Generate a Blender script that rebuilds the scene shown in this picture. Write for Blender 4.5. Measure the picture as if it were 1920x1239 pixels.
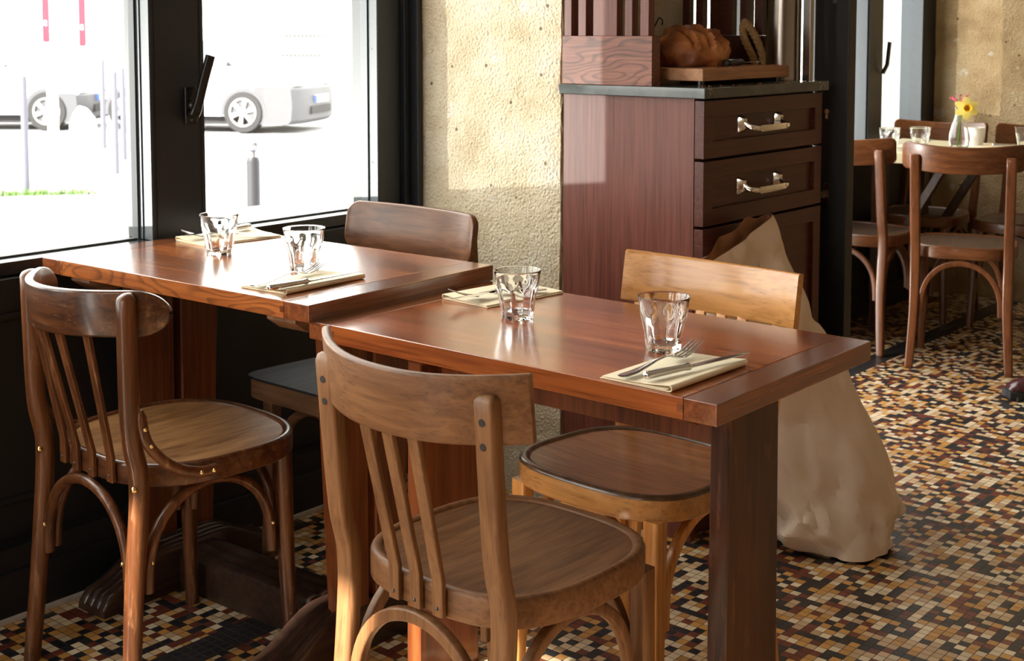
import bpy, bmesh, math, random
from mathutils import Vector, Matrix, noise
from math import sin, cos, pi, radians

sc = bpy.context.scene
for o in list(bpy.data.objects):
    bpy.data.objects.remove(o)
COL = sc.collection
random.seed(7)

# ------------------------------------------------------------------ camera, sky, sun, exposure
W, H = 1920.0, 1239.0
F_PX, CY = 2504.2, 251.83
cam_d = bpy.data.cameras.new('camera')
cam = bpy.data.objects.new('camera', cam_d)
COL.objects.link(cam)
cam_d.sensor_fit = 'HORIZONTAL'
cam_d.sensor_width = 36.0
cam_d.lens = F_PX / W * 36.0
cam_d.shift_x = 0.0
cam_d.shift_y = -(H / 2 - CY) / W
cam_d.clip_end = 300
YAW, PITCH = 0.6996, 0.0779
cam.location = (2.581, -1.543, 1.252)
cam.rotation_euler = (pi / 2 - PITCH, 0.0, YAW)
cam_d.dof.use_dof = True
cam_d.dof.focus_distance = 2.35
cam_d.dof.aperture_fstop = 11.0
sc.camera = cam

sc.view_settings.view_transform = 'Standard'
sc.view_settings.look = 'None'
sc.view_settings.gamma = 1.0
sc.view_settings.use_curve_mapping = False
sc.view_settings.exposure = 0.50

world = bpy.data.worlds.new('world')
sc.world = world
world.use_nodes = True
wn = world.node_tree
wn.nodes.clear()
wbg = wn.nodes.new('ShaderNodeBackground')
wout = wn.nodes.new('ShaderNodeOutputWorld')
wbg.inputs['Color'].default_value = (1.0, 0.965, 0.905, 1)
wbg.inputs['Strength'].default_value = 6.5
wn.links.new(wbg.outputs[0], wout.inputs[0])


def sun(name, direction, strength, angle, color):
    d = bpy.data.lights.new(name, 'SUN')
    d.energy = strength
    d.angle = angle
    d.color = color
    o = bpy.data.objects.new(name, d)
    COL.objects.link(o)
    o.rotation_euler = Vector(direction).to_track_quat('-Z', 'Y').to_euler()
    return o


# the sun itself, and its glint thrown back by the glass and cars across the street
sun('sun', (0.06, 1.0, -0.60), 19.0, radians(0.6), (1.0, 0.92, 0.80))
gl_d = bpy.data.lights.new('sun_glint', 'SPOT')
gl_d.energy = 3600.0
gl_d.spot_size = radians(24)
gl_d.spot_blend = 0.2
gl_d.shadow_soft_size = 0.05
gl_d.color = (1.0, 0.96, 0.90)
gl = bpy.data.objects.new('sun_glint', gl_d)
COL.objects.link(gl)
gl.location = (-8.0, -6.63, -0.12)
gl.rotation_euler = (Vector((0.3, 1.17, 1.1)) - gl.location).to_track_quat('-Z', 'Y').to_euler()


def portal(name, loc, rot, sx, sy):
    d = bpy.data.lights.new(name, 'AREA')
    d.shape = 'RECTANGLE'
    d.size, d.size_y = sx, sy
    d.cycles.is_portal = True
    o = bpy.data.objects.new(name, d)
    COL.objects.link(o)
    o.location = loc
    o.rotation_euler = rot
    return o


# light portals (sampling aids only, they give off nothing themselves)
portal('portal_window', (-0.30, -0.8, 1.72), (0, -pi / 2, 0), 2.0, 3.8)
portal('portal_door', (-0.30, 2.74, 1.25), (0, -pi / 2, 0), 2.6, 1.7)
portal('portal_back_window', (-0.30, 4.1, 1.7), (0, -pi / 2, 0), 2.0, 1.0)
portal('portal_front_openings', (1.1, -3.78, 1.35), (pi / 2, 0, 0), 2.3, 2.5)

sc.cycles.use_denoising = True
sc.cycles.max_bounces = 14
sc.cycles.transmission_bounces = 14
sc.cycles.transparent_max_bounces = 16
sc.cycles.sample_clamp_indirect = 8.0
sc.cycles.caustics_reflective = False
sc.cycles.caustics_refractive = True

# ------------------------------------------------------------------ materials
MATS = {}


def new_mat(name):
    m = bpy.data.materials.new(name)
    m.use_nodes = True
    nt = m.node_tree
    b = nt.nodes['Principled BSDF']
    MATS[name] = m
    return m, nt, b


def N(nt, typ, **kw):
    n = nt.nodes.new(typ)
    for k, v in kw.items():
        if hasattr(n, k):
            setattr(n, k, v)
        else:
            n.inputs[k].default_value = v
    return n


def rgba(c):
    return (c[0], c[1], c[2], 1.0)


def ramp(nt, stops, interp='LINEAR'):
    r = nt.nodes.new('ShaderNodeValToRGB')
    r.color_ramp.interpolation = interp
    els = r.color_ramp.elements
    while len(els) > 1:
        els.remove(els[-1])
    els[0].position = stops[0][0]
    els[0].color = rgba(stops[0][1])
    for p, c in stops[1:]:
        e = els.new(p)
        e.color = rgba(c)
    return r


def coords(nt, scale=(1, 1, 1), rot=(0, 0, 0)):
    t = nt.nodes.new('ShaderNodeTexCoord')
    mp = nt.nodes.new('ShaderNodeMapping')
    mp.inputs['Scale'].default_value = scale
    mp.inputs['Rotation'].default_value = rot
    nt.links.new(t.outputs['Object'], mp.inputs['Vector'])
    return mp


def plain(name, col, rough=0.5, metal=0.0, spec=0.5, var=0.0, vscale=30.0, bump=0.0, coat=0.0):
    m, nt, b = new_mat(name)
    b.inputs['Base Color'].default_value = rgba(col)
    b.inputs['Roughness'].default_value = rough
    b.inputs['Metallic'].default_value = metal
    b.inputs['Specular IOR Level'].default_value = spec
    b.inputs['Coat Weight'].default_value = coat
    if var or bump:
        mp = coords(nt)
        nz = N(nt, 'ShaderNodeTexNoise')
        nz.inputs['Scale'].default_value = vscale
        nz.inputs['Detail'].default_value = 6
        nt.links.new(mp.outputs[0], nz.inputs['Vector'])
        if var:
            r = ramp(nt, [(0.3, [c * (1 - var) for c in col]), (0.7, [min(1, c * (1 + var)) for c in col])])
            nt.links.new(nz.outputs['Fac'], r.inputs['Fac'])
            nt.links.new(r.outputs['Color'], b.inputs['Base Color'])
        if bump:
            bp = N(nt, 'ShaderNodeBump')
            bp.inputs['Strength'].default_value = bump
            bp.inputs['Distance'].default_value = 0.002
            nt.links.new(nz.outputs['Fac'], bp.inputs['Height'])
            nt.links.new(bp.outputs['Normal'], b.inputs['Normal'])
    return m


def wood(name, dark, light, rough=0.4, axis='x', fine=90.0, spec=0.35, coat=0.0, cath=0.0, wear=None, bump=0.25, stretch=14.0, coat_rough=0.12, pores=0.7, boards=0.0):
    m, nt, b = new_mat(name)
    L = nt.links.new
    s = [fine, fine, fine]
    s['xyz'.index(axis)] = fine / stretch
    mp = coords(nt, s)
    n1 = N(nt, 'ShaderNodeTexNoise')
    n1.inputs['Scale'].default_value = 1.0
    n1.inputs['Detail'].default_value = 5
    n1.inputs['Distortion'].default_value = 0.6
    L(mp.outputs[0], n1.inputs['Vector'])
    # broad colour drift
    s2 = [5.0, 5.0, 5.0]
    s2['xyz'.index(axis)] = 1.2
    mp2 = coords(nt, s2)
    n2 = N(nt, 'ShaderNodeTexNoise')
    n2.inputs['Scale'].default_value = 1.6
    n2.inputs['Detail'].default_value = 3
    L(mp2.outputs[0], n2.inputs['Vector'])
    r1 = ramp(nt, [(0.37, dark), (0.63, light)])
    mix = N(nt, 'ShaderNodeMath', operation='ADD')
    mul = N(nt, 'ShaderNodeMath', operation='MULTIPLY')
    mul.inputs[1].default_value = 0.6
    mul2 = N(nt, 'ShaderNodeMath', operation='MULTIPLY')
    mul2.inputs[1].default_value = 0.4
    L(n1.outputs['Fac'], mul.inputs[0])
    L(n2.outputs['Fac'], mul2.inputs[0])
    L(mul.outputs[0], mix.inputs[0])
    L(mul2.outputs[0], mix.inputs[1])
    L(mix.outputs[0], r1.inputs['Fac'])
    col = r1.outputs['Color']
    # pores: very fine dark streaks
    s3 = [fine * 3.2] * 3
    s3['xyz'.index(axis)] = fine * 3.2 / (stretch * 2.2)
    mp3 = coords(nt, s3)
    n3 = N(nt, 'ShaderNodeTexNoise')
    n3.inputs['Scale'].default_value = 1.0
    n3.inputs['Detail'].default_value = 2
    L(mp3.outputs[0], n3.inputs['Vector'])
    r3 = ramp(nt, [(0.30, [pores * 0.8] * 3), (0.46, (1, 1, 1))])
    L(n3.outputs['Fac'], r3.inputs['Fac'])
    mm = N(nt, 'ShaderNodeMix', data_type='RGBA', blend_type='MULTIPLY')
    mm.inputs['Factor'].default_value = 0.7
    L(col, mm.inputs['A'])
    L(r3.outputs['Color'], mm.inputs['B'])
    col = mm.outputs['Result']
    if cath:
        s4 = [9.0, 9.0, 9.0]
        s4['xyz'.index(axis)] = 2.0
        mp4 = coords(nt, s4)
        n4 = N(nt, 'ShaderNodeTexNoise')
        n4.inputs['Scale'].default_value = 1.3
        n4.inputs['Detail'].default_value = 2.0
        n4.inputs['Roughness'].default_value = 0.4
        L(mp4.outputs[0], n4.inputs['Vector'])
        k = N(nt, 'ShaderNodeMath', operation='MULTIPLY')
        k.inputs[1].default_value = 16.0
        L(n4.outputs['Fac'], k.inputs[0])
        ad = N(nt, 'ShaderNodeMath', operation='MULTIPLY_ADD')
        ad.inputs[1].default_value = 0.5
        L(n1.outputs['Fac'], ad.inputs[0])
        L(k.outputs[0], ad.inputs[2])
        fr = N(nt, 'ShaderNodeMath', operation='FRACT')
        L(ad.outputs[0], fr.inputs[0])
        r4 = ramp(nt, [(0.0, [0.28] * 3), (0.16, [0.45] * 3), (0.36, (1, 1, 1)), (0.9, (1, 1, 1)), (1.0, [0.28] * 3)])
        L(fr.outputs[0], r4.inputs['Fac'])
        m4 = N(nt, 'ShaderNodeMix', data_type='RGBA', blend_type='MULTIPLY')
        m4.inputs['Factor'].default_value = cath
        L(col, m4.inputs['A'])
        L(r4.outputs['Color'], m4.inputs['B'])
        col = m4.outputs['Result']
    if wear:
        s5 = [2.2, 2.2, 2.2]
        s5['xyz'.index(axis)] = 0.35
        mp5 = coords(nt, s5)
        n5 = N(nt, 'ShaderNodeTexNoise')
        n5.inputs['Scale'].default_value = 26.0
        n5.inputs['Detail'].default_value = 8
        n5.inputs['Roughness'].default_value = 0.7
        L(mp5.outputs[0], n5.inputs['Vector'])
        r5 = ramp(nt, [(0.56, (0, 0, 0)), (0.66, (1, 1, 1))])
        L(n5.outputs['Fac'], r5.inputs['Fac'])
        k5 = N(nt, 'ShaderNodeMath', operation='MULTIPLY')
        k5.inputs[1].default_value = 0.6
        L(r5.outputs['Color'], k5.inputs[0])
        m5 = N(nt, 'ShaderNodeMix', data_type='RGBA')
        m5.inputs['B'].default_value = rgba(wear)
        L(k5.outputs[0], m5.inputs['Factor'])
        L(col, m5.inputs['A'])
        col = m5.outputs['Result']
    if boards:
        tb = nt.nodes.new('ShaderNodeTexCoord')
        sb = N(nt, 'ShaderNodeSeparateXYZ')
        L(tb.outputs['Object'], sb.inputs[0])
        dv = N(nt, 'ShaderNodeMath', operation='DIVIDE')
        dv.inputs[1].default_value = boards
        L(sb.outputs['Y'], dv.inputs[0])
        fb = N(nt, 'ShaderNodeMath', operation='FLOOR')
        L(dv.outputs[0], fb.inputs[0])
        wb_ = N(nt, 'ShaderNodeTexWhiteNoise', noise_dimensions='1D')
        L(fb.outputs[0], wb_.inputs['W'])
        mb_ = N(nt, 'ShaderNodeMapRange')
        mb_.inputs['To Min'].default_value = 0.72
        mb_.inputs['To Max'].default_value = 1.22
        L(wb_.outputs['Value'], mb_.inputs['Value'])
        sv = N(nt, 'ShaderNodeVectorMath', operation='SCALE')
        L(col, sv.inputs[0])
        L(mb_.outputs[0], sv.inputs['Scale'])
        col = sv.outputs[0]
    L(col, b.inputs['Base Color'])
    rr = N(nt, 'ShaderNodeMapRange')
    rr.inputs['To Min'].default_value = rough * 0.85
    rr.inputs['To Max'].default_value = min(1, rough * 1.25)
    L(n2.outputs['Fac'], rr.inputs['Value'])
    L(rr.outputs[0], b.inputs['Roughness'])
    b.inputs['Specular IOR Level'].default_value = spec
    b.inputs['Coat Weight'].default_value = coat
    b.inputs['Coat Roughness'].default_value = coat_rough
    bp = N(nt, 'ShaderNodeBump')
    bp.inputs['Strength'].default_value = bump
    bp.inputs['Distance'].default_value = 0.00016
    L(n3.outputs['Fac'], bp.inputs['Height'])
    L(bp.outputs['Normal'], b.inputs['Normal'])
    return m


def glass_pane(name, tint=(1, 1, 1), refl=1.0):
    m, nt, b = new_mat(name)
    nt.nodes.remove(b)
    out = nt.nodes['Material Output']
    tr = N(nt, 'ShaderNodeBsdfTransparent')
    tr.inputs['Color'].default_value = rgba(tint)
    gl = N(nt, 'ShaderNodeBsdfGlossy')
    gl.inputs['Roughness'].default_value = 0.02
    lw = N(nt, 'ShaderNodeLayerWeight')
    lw.inputs['Blend'].default_value = 0.5
    pw = N(nt, 'ShaderNodeMath', operation='POWER')
    pw.inputs[1].default_value = 5.0
    nt.links.new(lw.outputs['Facing'], pw.inputs[0])
    mx = N(nt, 'ShaderNodeMixShader')
    k = N(nt, 'ShaderNodeMath', operation='MULTIPLY_ADD')
    k.inputs[1].default_value = 0.9 * refl
    k.inputs[2].default_value = 0.04 * refl
    nt.links.new(pw.outputs[0], k.inputs[0])
    nt.links.new(k.outputs[0], mx.inputs['Fac'])
    nt.links.new(tr.outputs[0], mx.inputs[1])
    nt.links.new(gl.outputs[0], mx.inputs[2])
    nt.links.new(mx.outputs[0], out.inputs['Surface'])
    return m


def tumbler_glass(name):
    m, nt, b = new_mat(name)
    nt.nodes.remove(b)
    out = nt.nodes['Material Output']
    g = N(nt, 'ShaderNodeBsdfGlass')
    g.inputs['IOR'].default_value = 1.46
    g.inputs['Roughness'].default_value = 0.0
    g.inputs['Color'].default_value = (0.99, 0.995, 0.995, 1)
    nt.links.new(g.outputs[0], out.inputs['Surface'])
    return m


def mosaic(name):
    m, nt, b = new_mat(name)
    L = nt.links.new
    T = 0.0213
    mp = coords(nt, (1 / T, 1 / T, 1))
    sep = N(nt, 'ShaderNodeSeparateXYZ')
    L(mp.outputs[0], sep.inputs[0])
    fl = N(nt, 'ShaderNodeVectorMath', operation='FLOOR')
    L(mp.outputs[0], fl.inputs[0])
    flat = N(nt, 'ShaderNodeVectorMath', operation='MULTIPLY')
    flat.inputs[1].default_value = (1, 1, 0)
    L(fl.outputs[0], flat.inputs[0])
    off = N(nt, 'ShaderNodeVectorMath', operation='ADD')
    off.inputs[1].default_value = (0.5, 0.5, 0.3)
    L(flat.outputs[0], off.inputs[0])
    wnz = N(nt, 'ShaderNodeTexWhiteNoise', noise_dimensions='3D')
    L(off.outputs[0], wnz.inputs['Vector'])
    cr = ramp(nt, [(0.0, (0.018, 0.018, 0.021)), (0.30, (0.150, 0.034, 0.018)), (0.45, (0.53, 0.27, 0.070)),
                   (0.63, (0.56, 0.375, 0.205)), (0.80, (0.72, 0.585, 0.39))], 'CONSTANT')
    L(wnz.outputs['Value'], cr.inputs['Fac'])
    # slight shade drift from tile to tile
    wn2 = N(nt, 'ShaderNodeTexWhiteNoise', noise_dimensions='3D')
    o2 = N(nt, 'ShaderNodeVectorMath', operation='ADD')
    o2.inputs[1].default_value = (7.3, 3.1, 9.7)
    L(off.outputs[0], o2.inputs[0])
    L(o2.outputs[0], wn2.inputs['Vector'])
    mr = N(nt, 'ShaderNodeMapRange')
    mr.inputs['To Min'].default_value = 0.8
    mr.inputs['To Max'].default_value = 1.12
    L(wn2.outputs['Value'], mr.inputs['Value'])
    vm = N(nt, 'ShaderNodeVectorMath', operation='SCALE')
    L(cr.outputs['Color'], vm.inputs[0])
    L(mr.outputs[0], vm.inputs['Scale'])
    # black border band that runs along the shop front
    t2 = nt.nodes.new('ShaderNodeTexCoord')
    s2 = N(nt, 'ShaderNodeSeparateXYZ')
    L(t2.outputs['Object'], s2.inputs[0])
    g1 = N(nt, 'ShaderNodeMath', operation='GREATER_THAN')
    g1.inputs[1].default_value = T * 17.5
    l1 = N(nt, 'ShaderNodeMath', operation='LESS_THAN')
    l1.inputs[1].default_value = T * 21.5
    L(s2.outputs['X'], g1.inputs[0])
    L(s2.outputs['X'], l1.inputs[0])
    an = N(nt, 'ShaderNodeMath', operation='MULTIPLY')
    L(g1.outputs[0], an.inputs[0])
    L(l1.outputs[0], an.inputs[1])
    mb = N(nt, 'ShaderNodeMix', data_type='RGBA')
    mb.inputs['B'].default_value = (0.02, 0.02, 0.023, 1)
    L(an.outputs[0], mb.inputs['Factor'])
    L(vm.outputs[0], mb.inputs['A'])
    # grout
    frx = N(nt, 'ShaderNodeVectorMath', operation='FRACTION')
    L(mp.outputs[0], frx.inputs[0])
    ce = N(nt, 'ShaderNodeVectorMath', operation='SUBTRACT')
    ce.inputs[1].default_value = (0.5, 0.5, 0)
    L(frx.outputs[0], ce.inputs[0])
    ab = N(nt, 'ShaderNodeVectorMath', operation='ABSOLUTE')
    L(ce.outputs[0], ab.inputs[0])
    sp = N(nt, 'ShaderNodeSeparateXYZ')
    L(ab.outputs[0], sp.inputs[0])
    mxm = N(nt, 'ShaderNodeMath', operation='MAXIMUM')
    L(sp.outputs['X'], mxm.inputs[0])
    L(sp.outputs['Y'], mxm.inputs[1])
    gr = N(nt, 'ShaderNodeMapRange')
    gr.inputs['From Min'].default_value = 0.455
    gr.inputs['From Max'].default_value = 0.478
    L(mxm.outputs[0], gr.inputs['Value'])
    mg = N(nt, 'ShaderNodeMix', data_type='RGBA')
    mg.inputs['B'].default_value = (0.045, 0.032, 0.024, 1)
    L(gr.outputs[0], mg.inputs['Factor'])
    L(mb.outputs['Result'], mg.inputs['A'])
    L(mg.outputs['Result'], b.inputs['Base Color'])
    ro = N(nt, 'ShaderNodeMapRange')
    ro.inputs['To Min'].default_value = 0.30
    ro.inputs['To Max'].default_value = 0.8
    L(gr.outputs[0], ro.inputs['Value'])
    L(ro.outputs[0], b.inputs['Roughness'])
    bp = N(nt, 'ShaderNodeBump', invert=True)
    bp.inputs['Strength'].default_value = 0.5
    bp.inputs['Distance'].default_value = 0.001
    L(gr.outputs[0], bp.inputs['Height'])
    L(bp.outputs['Normal'], b.inputs['Normal'])
    return m


def stone(name, base, dark, pale, block=(1.2, 0.42), joints=True, pick=True):
    m, nt, b = new_mat(name)
    L = nt.links.new
    mp = coords(nt)
    n1 = N(nt, 'ShaderNodeTexNoise')
    n1.inputs['Scale'].default_value = 5.0
    n1.inputs['Detail'].default_value = 8
    n1.inputs['Roughness'].default_value = 0.65
    L(mp.outputs[0], n1.inputs['Vector'])
    r = ramp(nt, [(0.30, dark), (0.5, base), (0.72, pale)])
    L(n1.outputs['Fac'], r.inputs['Fac'])
    # pale plaster scraps
    n2 = N(nt, 'ShaderNodeTexNoise')
    n2.inputs['Scale'].default_value = 11.0
    n2.inputs['Detail'].default_value = 5
    L(mp.outputs[0], n2.inputs['Vector'])
    r2 = ramp(nt, [(0.64, (0, 0, 0)), (0.69, (1, 1, 1))])
    L(n2.outputs['Fac'], r2.inputs['Fac'])
    k = N(nt, 'ShaderNodeMath', operation='MULTIPLY')
    k.inputs[1].default_value = 0.55
    L(r2.outputs['Color'], k.inputs[0])
    mx = N(nt, 'ShaderNodeMix', data_type='RGBA')
    mx.inputs['B'].default_value = (0.72, 0.69, 0.62, 1)
    L(k.outputs[0], mx.inputs['Factor'])
    L(r.outputs['Color'], mx.inputs['A'])
    col = mx.outputs['Result']
    # pits
    vo = N(nt, 'ShaderNodeTexVoronoi')
    vo.inputs['Scale'].default_value = 125.0
    L(mp.outputs[0], vo.inputs['Vector'])
    n3 = N(nt, 'ShaderNodeTexNoise')
    n3.inputs['Scale'].default_value = 140.0
    n3.inputs['Detail'].default_value = 4
    L(mp.outputs[0], n3.inputs['Vector'])
    ad = N(nt, 'ShaderNodeMath', operation='MULTIPLY_ADD')
    ad.inputs[1].default_value = 0.6
    L(vo.outputs['Distance'], ad.inputs[0])
    L(n3.outputs['Fac'], ad.inputs[2])
    rp = ramp(nt, [(0.35, (0.62, 0.58, 0.52)), (0.62, (1, 1, 1))])
    L(ad.outputs[0], rp.inputs['Fac'])
    mm = N(nt, 'ShaderNodeMix', data_type='RGBA', blend_type='MULTIPLY')
    mm.inputs['Factor'].default_value = 0.75
    L(col, mm.inputs['A'])
    L(rp.outputs['Color'], mm.inputs['B'])
    col = mm.outputs['Result']
    # holes
    v2 = N(nt, 'ShaderNodeTexVoronoi')
    v2.inputs['Scale'].default_value = 14.0
    L(mp.outputs[0], v2.inputs['Vector'])
    rh = ramp(nt, [(0.055, (0.12, 0.08, 0.05)), (0.09, (1, 1, 1))])
    L(v2.outputs['Distance'], rh.inputs['Fac'])
    mh = N(nt, 'ShaderNodeMix', data_type='RGBA', blend_type='MULTIPLY')
    mh.inputs['Factor'].default_value = 0.8
    L(col, mh.inputs['A'])
    L(rh.outputs['Color'], mh.inputs['B'])
    col = mh.outputs['Result']
    L(col, b.inputs['Base Color'])
    b.inputs['Roughness'].default_value = 0.95
    b.inputs['Specular IOR Level'].default_value = 0.15
    bp = N(nt, 'ShaderNodeBump')
    bp.inputs['Strength'].default_value = 0.75
    bp.inputs['Distance'].default_value = 0.006
    L(ad.outputs[0], bp.inputs['Height'])
    L(bp.outputs['Normal'], b.inputs['Normal'])
    return m


def paper(name, col, rough=0.75):
    m, nt, b = new_mat(name)
    L = nt.links.new
    mp = coords(nt)
    n1 = N(nt, 'ShaderNodeTexNoise')
    n1.inputs['Scale'].default_value = 16.0
    n1.inputs['Detail'].default_value = 4
    n1.inputs['Distortion'].default_value = 1.5
    L(mp.outputs[0], n1.inputs['Vector'])
    v = N(nt, 'ShaderNodeTexVoronoi', feature='F1')
    v.inputs['Scale'].default_value = 13.0
    L(n1.outputs['Color'], v.inputs['Vector'])
    b.inputs['Base Color'].default_value = rgba(col)
    b.inputs['Roughness'].default_value = rough
    b.inputs['Specular IOR Level'].default_value = 0.3
    bp = N(nt, 'ShaderNodeBump')
    bp.inputs['Strength'].default_value = 0.5
    bp.inputs['Distance'].default_value = 0.006
    L(n1.outputs['Fac'], bp.inputs['Height'])
    L(bp.outputs['Normal'], b.inputs['Normal'])
    return m


def marble(name):
    m, nt, b = new_mat(name)
    L = nt.links.new
    mp = coords(nt, (1, 1, 1))
    n1 = N(nt, 'ShaderNodeTexNoise')
    n1.inputs['Scale'].default_value = 9.0
    n1.inputs['Detail'].default_value = 6
    n1.inputs['Distortion'].default_value = 1.0
    L(mp.outputs[0], n1.inputs['Vector'])
    r = ramp(nt, [(0.0, (0.028, 0.034, 0.034)), (0.37, (0.045, 0.055, 0.054)), (0.378, (0.40, 0.33, 0.20)), (0.386, (0.05, 0.06, 0.058)), (0.8, (0.10, 0.115, 0.105))])
    L(n1.outputs['Fac'], r.inputs['Fac'])
    L(r.outputs['Color'], b.inputs['Base Color'])
    b.inputs['Roughness'].default_value = 0.14
    return m


def bread_mat(name):
    m, nt, b = new_mat(name)
    L = nt.links.new
    mp = coords(nt)
    n1 = N(nt, 'ShaderNodeTexNoise')
    n1.inputs['Scale'].default_value = 14.0
    n1.inputs['Detail'].default_value = 7
    L(mp.outputs[0], n1.inputs['Vector'])
    r = ramp(nt, [(0.33, (0.15, 0.040, 0.013)), (0.52, (0.38, 0.125, 0.034)), (0.70, (0.62, 0.27, 0.09))])
    L(n1.outputs['Fac'], r.inputs['Fac'])
    L(r.outputs['Color'], b.inputs['Base Color'])
    b.inputs['Roughness'].default_value = 0.55
    bp = N(nt, 'ShaderNodeBump')
    bp.inputs['Strength'].default_value = 0.6
    bp.inputs['Distance'].default_value = 0.003
    L(n1.outputs['Fac'], bp.inputs['Height'])
    L(bp.outputs['Normal'], b.inputs['Normal'])
    return m


M_floor = mosaic('mosaic_tiles')
M_stone = stone('pale_limestone', (0.66, 0.57, 0.41), (0.50, 0.40, 0.26), (0.74, 0.68, 0.56))
M_stone2 = stone('warm_limestone', (0.50, 0.36, 0.20), (0.34, 0.23, 0.12), (0.60, 0.48, 0.31))
M_plaster = plain('warm_plaster', (0.36, 0.28, 0.19), 0.9, var=0.06, vscale=3)
M_ceil = plain('ceiling_paint', (0.42, 0.36, 0.28), 0.9, var=0.03, vscale=3)
M_mortar = plain('pale_mortar', (0.42, 0.38, 0.33), 0.9, var=0.15)
M_mortar_gap = plain('brown_joint', (0.18, 0.12, 0.07), 0.9, var=0.2)
M_black = plain('black_painted_metal', (0.0125, 0.0155, 0.0195), 0.38, var=0.1, vscale=60)
M_blackwall = plain('black_painted_panel', (0.007, 0.0072, 0.0075), 0.5, var=0.15, vscale=20)
M_greyframe = plain('grey_lacquered_metal', (0.040, 0.053, 0.064), 0.38, var=0.06, vscale=40)
M_gasket = plain('rubber_gasket', (0.05, 0.055, 0.06), 0.6)
M_sill = plain('dark_sill', (0.03, 0.03, 0.03), 0.16, var=0.2, vscale=40)
M_pane = glass_pane('window_glass', (0.97, 0.985, 0.98))
M_doorglass = glass_pane('door_glass', (0.80, 0.82, 0.80), 1.3)
M_tumbler = tumbler_glass('drinking_glass')
M_tableA = wood('varnished_oak_top', (0.2, 0.05, 0.012), (0.45, 0.14, 0.034), 0.24, 'x', 55, spec=0.6, coat=1.0, coat_rough=0.19, bump=1.0, boards=0.088, pores=0.45)
M_tableA_edge = wood('oak_edge', (0.26, 0.068, 0.014), (0.46, 0.145, 0.034), 0.30, 'x', 60, cath=0.65, coat=0.2)
M_tableEnd = wood('oak_end_board', (0.13, 0.034, 0.01), (0.28, 0.085, 0.024), 0.22, 'y', 70, spec=0.6, coat=1.0, coat_rough=0.19, bump=0.9)
M_tableB = wood('varnished_mahogany_top', (0.2, 0.044, 0.009), (0.41, 0.112, 0.024), 0.24, 'x', 50, coat=0.7, coat_rough=0.15, bump=0.7, boards=0.10, pores=0.5)
M_leg = wood('oak_leg', (0.1, 0.026, 0.008), (0.23, 0.066, 0.018), 0.34, 'z', 70, coat=0.2)
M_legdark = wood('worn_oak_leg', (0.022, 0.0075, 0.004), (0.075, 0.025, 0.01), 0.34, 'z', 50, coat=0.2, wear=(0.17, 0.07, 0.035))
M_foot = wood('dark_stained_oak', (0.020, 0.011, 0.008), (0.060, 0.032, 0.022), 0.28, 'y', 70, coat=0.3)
M_cleat = wood('raw_cleat', (0.16, 0.075, 0.040), (0.30, 0.17, 0.10), 0.5, 'y', 70)
M_chairA = wood('dark_bentwood', (0.045, 0.014, 0.005), (0.15, 0.052, 0.017), 0.30, 'z', 60, coat=0.25, wear=(0.27, 0.13, 0.06))
M_chairA_rail = wood('dark_bentwood_rail', (0.038, 0.013, 0.006), (0.13, 0.047, 0.017), 0.28, 'x', 60, coat=0.3, wear=(0.25, 0.12, 0.055))
M_seatA = wood('worn_veneer_seat', (0.155, 0.068, 0.022), (0.35, 0.175, 0.066), 0.36, 'y', 60, coat=0.2, stretch=7)
M_chairB = wood('beech_brown', (0.125, 0.053, 0.02), (0.235, 0.112, 0.046), 0.42, 'z', 80)
M_chairB_rail = wood('beech_brown_rail', (0.12, 0.05, 0.019), (0.225, 0.106, 0.044), 0.42, 'x', 80)
M_seatB = wood('beech_seat', (0.085, 0.036, 0.014), (0.19, 0.088, 0.036), 0.40, 'y', 60, stretch=9)
M_chairC = wood('honey_beech', (0.52, 0.215, 0.058), (0.74, 0.38, 0.12), 0.32, 'z', 70, coat=0.2)
M_chairC_rail = wood('honey_beech_rail', (0.36, 0.15, 0.042), (0.56, 0.275, 0.09), 0.26, 'x', 70, coat=0.35, coat_rough=0.10)
M_seatC = wood('brown_seat', (0.2, 0.072, 0.022), (0.38, 0.16, 0.055), 0.32, 'x', 55, coat=0.2, stretch=8)
M_rimdark = plain('dark_seat_rim', (0.10, 0.055, 0.03), 0.25, var=0.3, vscale=40)
M_chairD = wood('walnut_rail', (0.085, 0.032, 0.013), (0.2, 0.085, 0.036), 0.30, 'x', 50, coat=0.12, coat_rough=0.2)
M_chairD_leg = wood('walnut_leg', (0.10, 0.050, 0.026), (0.24, 0.125, 0.065), 0.40, 'x', 60)
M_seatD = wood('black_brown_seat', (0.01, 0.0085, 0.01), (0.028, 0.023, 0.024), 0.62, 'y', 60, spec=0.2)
M_chairE = wood('reddish_beech', (0.085, 0.027, 0.009), (0.17, 0.058, 0.019), 0.32, 'z', 70, coat=0.2)
M_chairE_rail = wood('reddish_beech_rail', (0.085, 0.028, 0.009), (0.175, 0.062, 0.02), 0.30, 'x', 70, coat=0.2)
M_seatE = wood('dull_brown_seat', (0.055, 0.032, 0.02), (0.11, 0.065, 0.041), 0.36, 'y', 60)
M_cab = wood('stained_oak', (0.105, 0.03, 0.02), (0.185, 0.06, 0.04), 0.36, 'z', 110, coat=0.0, pores=0.5, stretch=30, bump=0.5)
M_cabfront = wood('stained_oak_front', (0.056, 0.014, 0.009), (0.1, 0.029, 0.018), 0.34, 'y', 110, pores=0.6, stretch=22, bump=0.4)
M_cabring = wood('figured_oak', (0.17, 0.062, 0.04), (0.27, 0.108, 0.072), 0.40, 'x', 90, cath=0.75, pores=0.6)
M_marble = marble('black_marble')
M_chrome = plain('polished_nickel', (0.80, 0.77, 0.70), 0.12, 1.0)
M_steel = plain('stainless_steel', (0.72, 0.72, 0.72), 0.16, 1.0)
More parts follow.
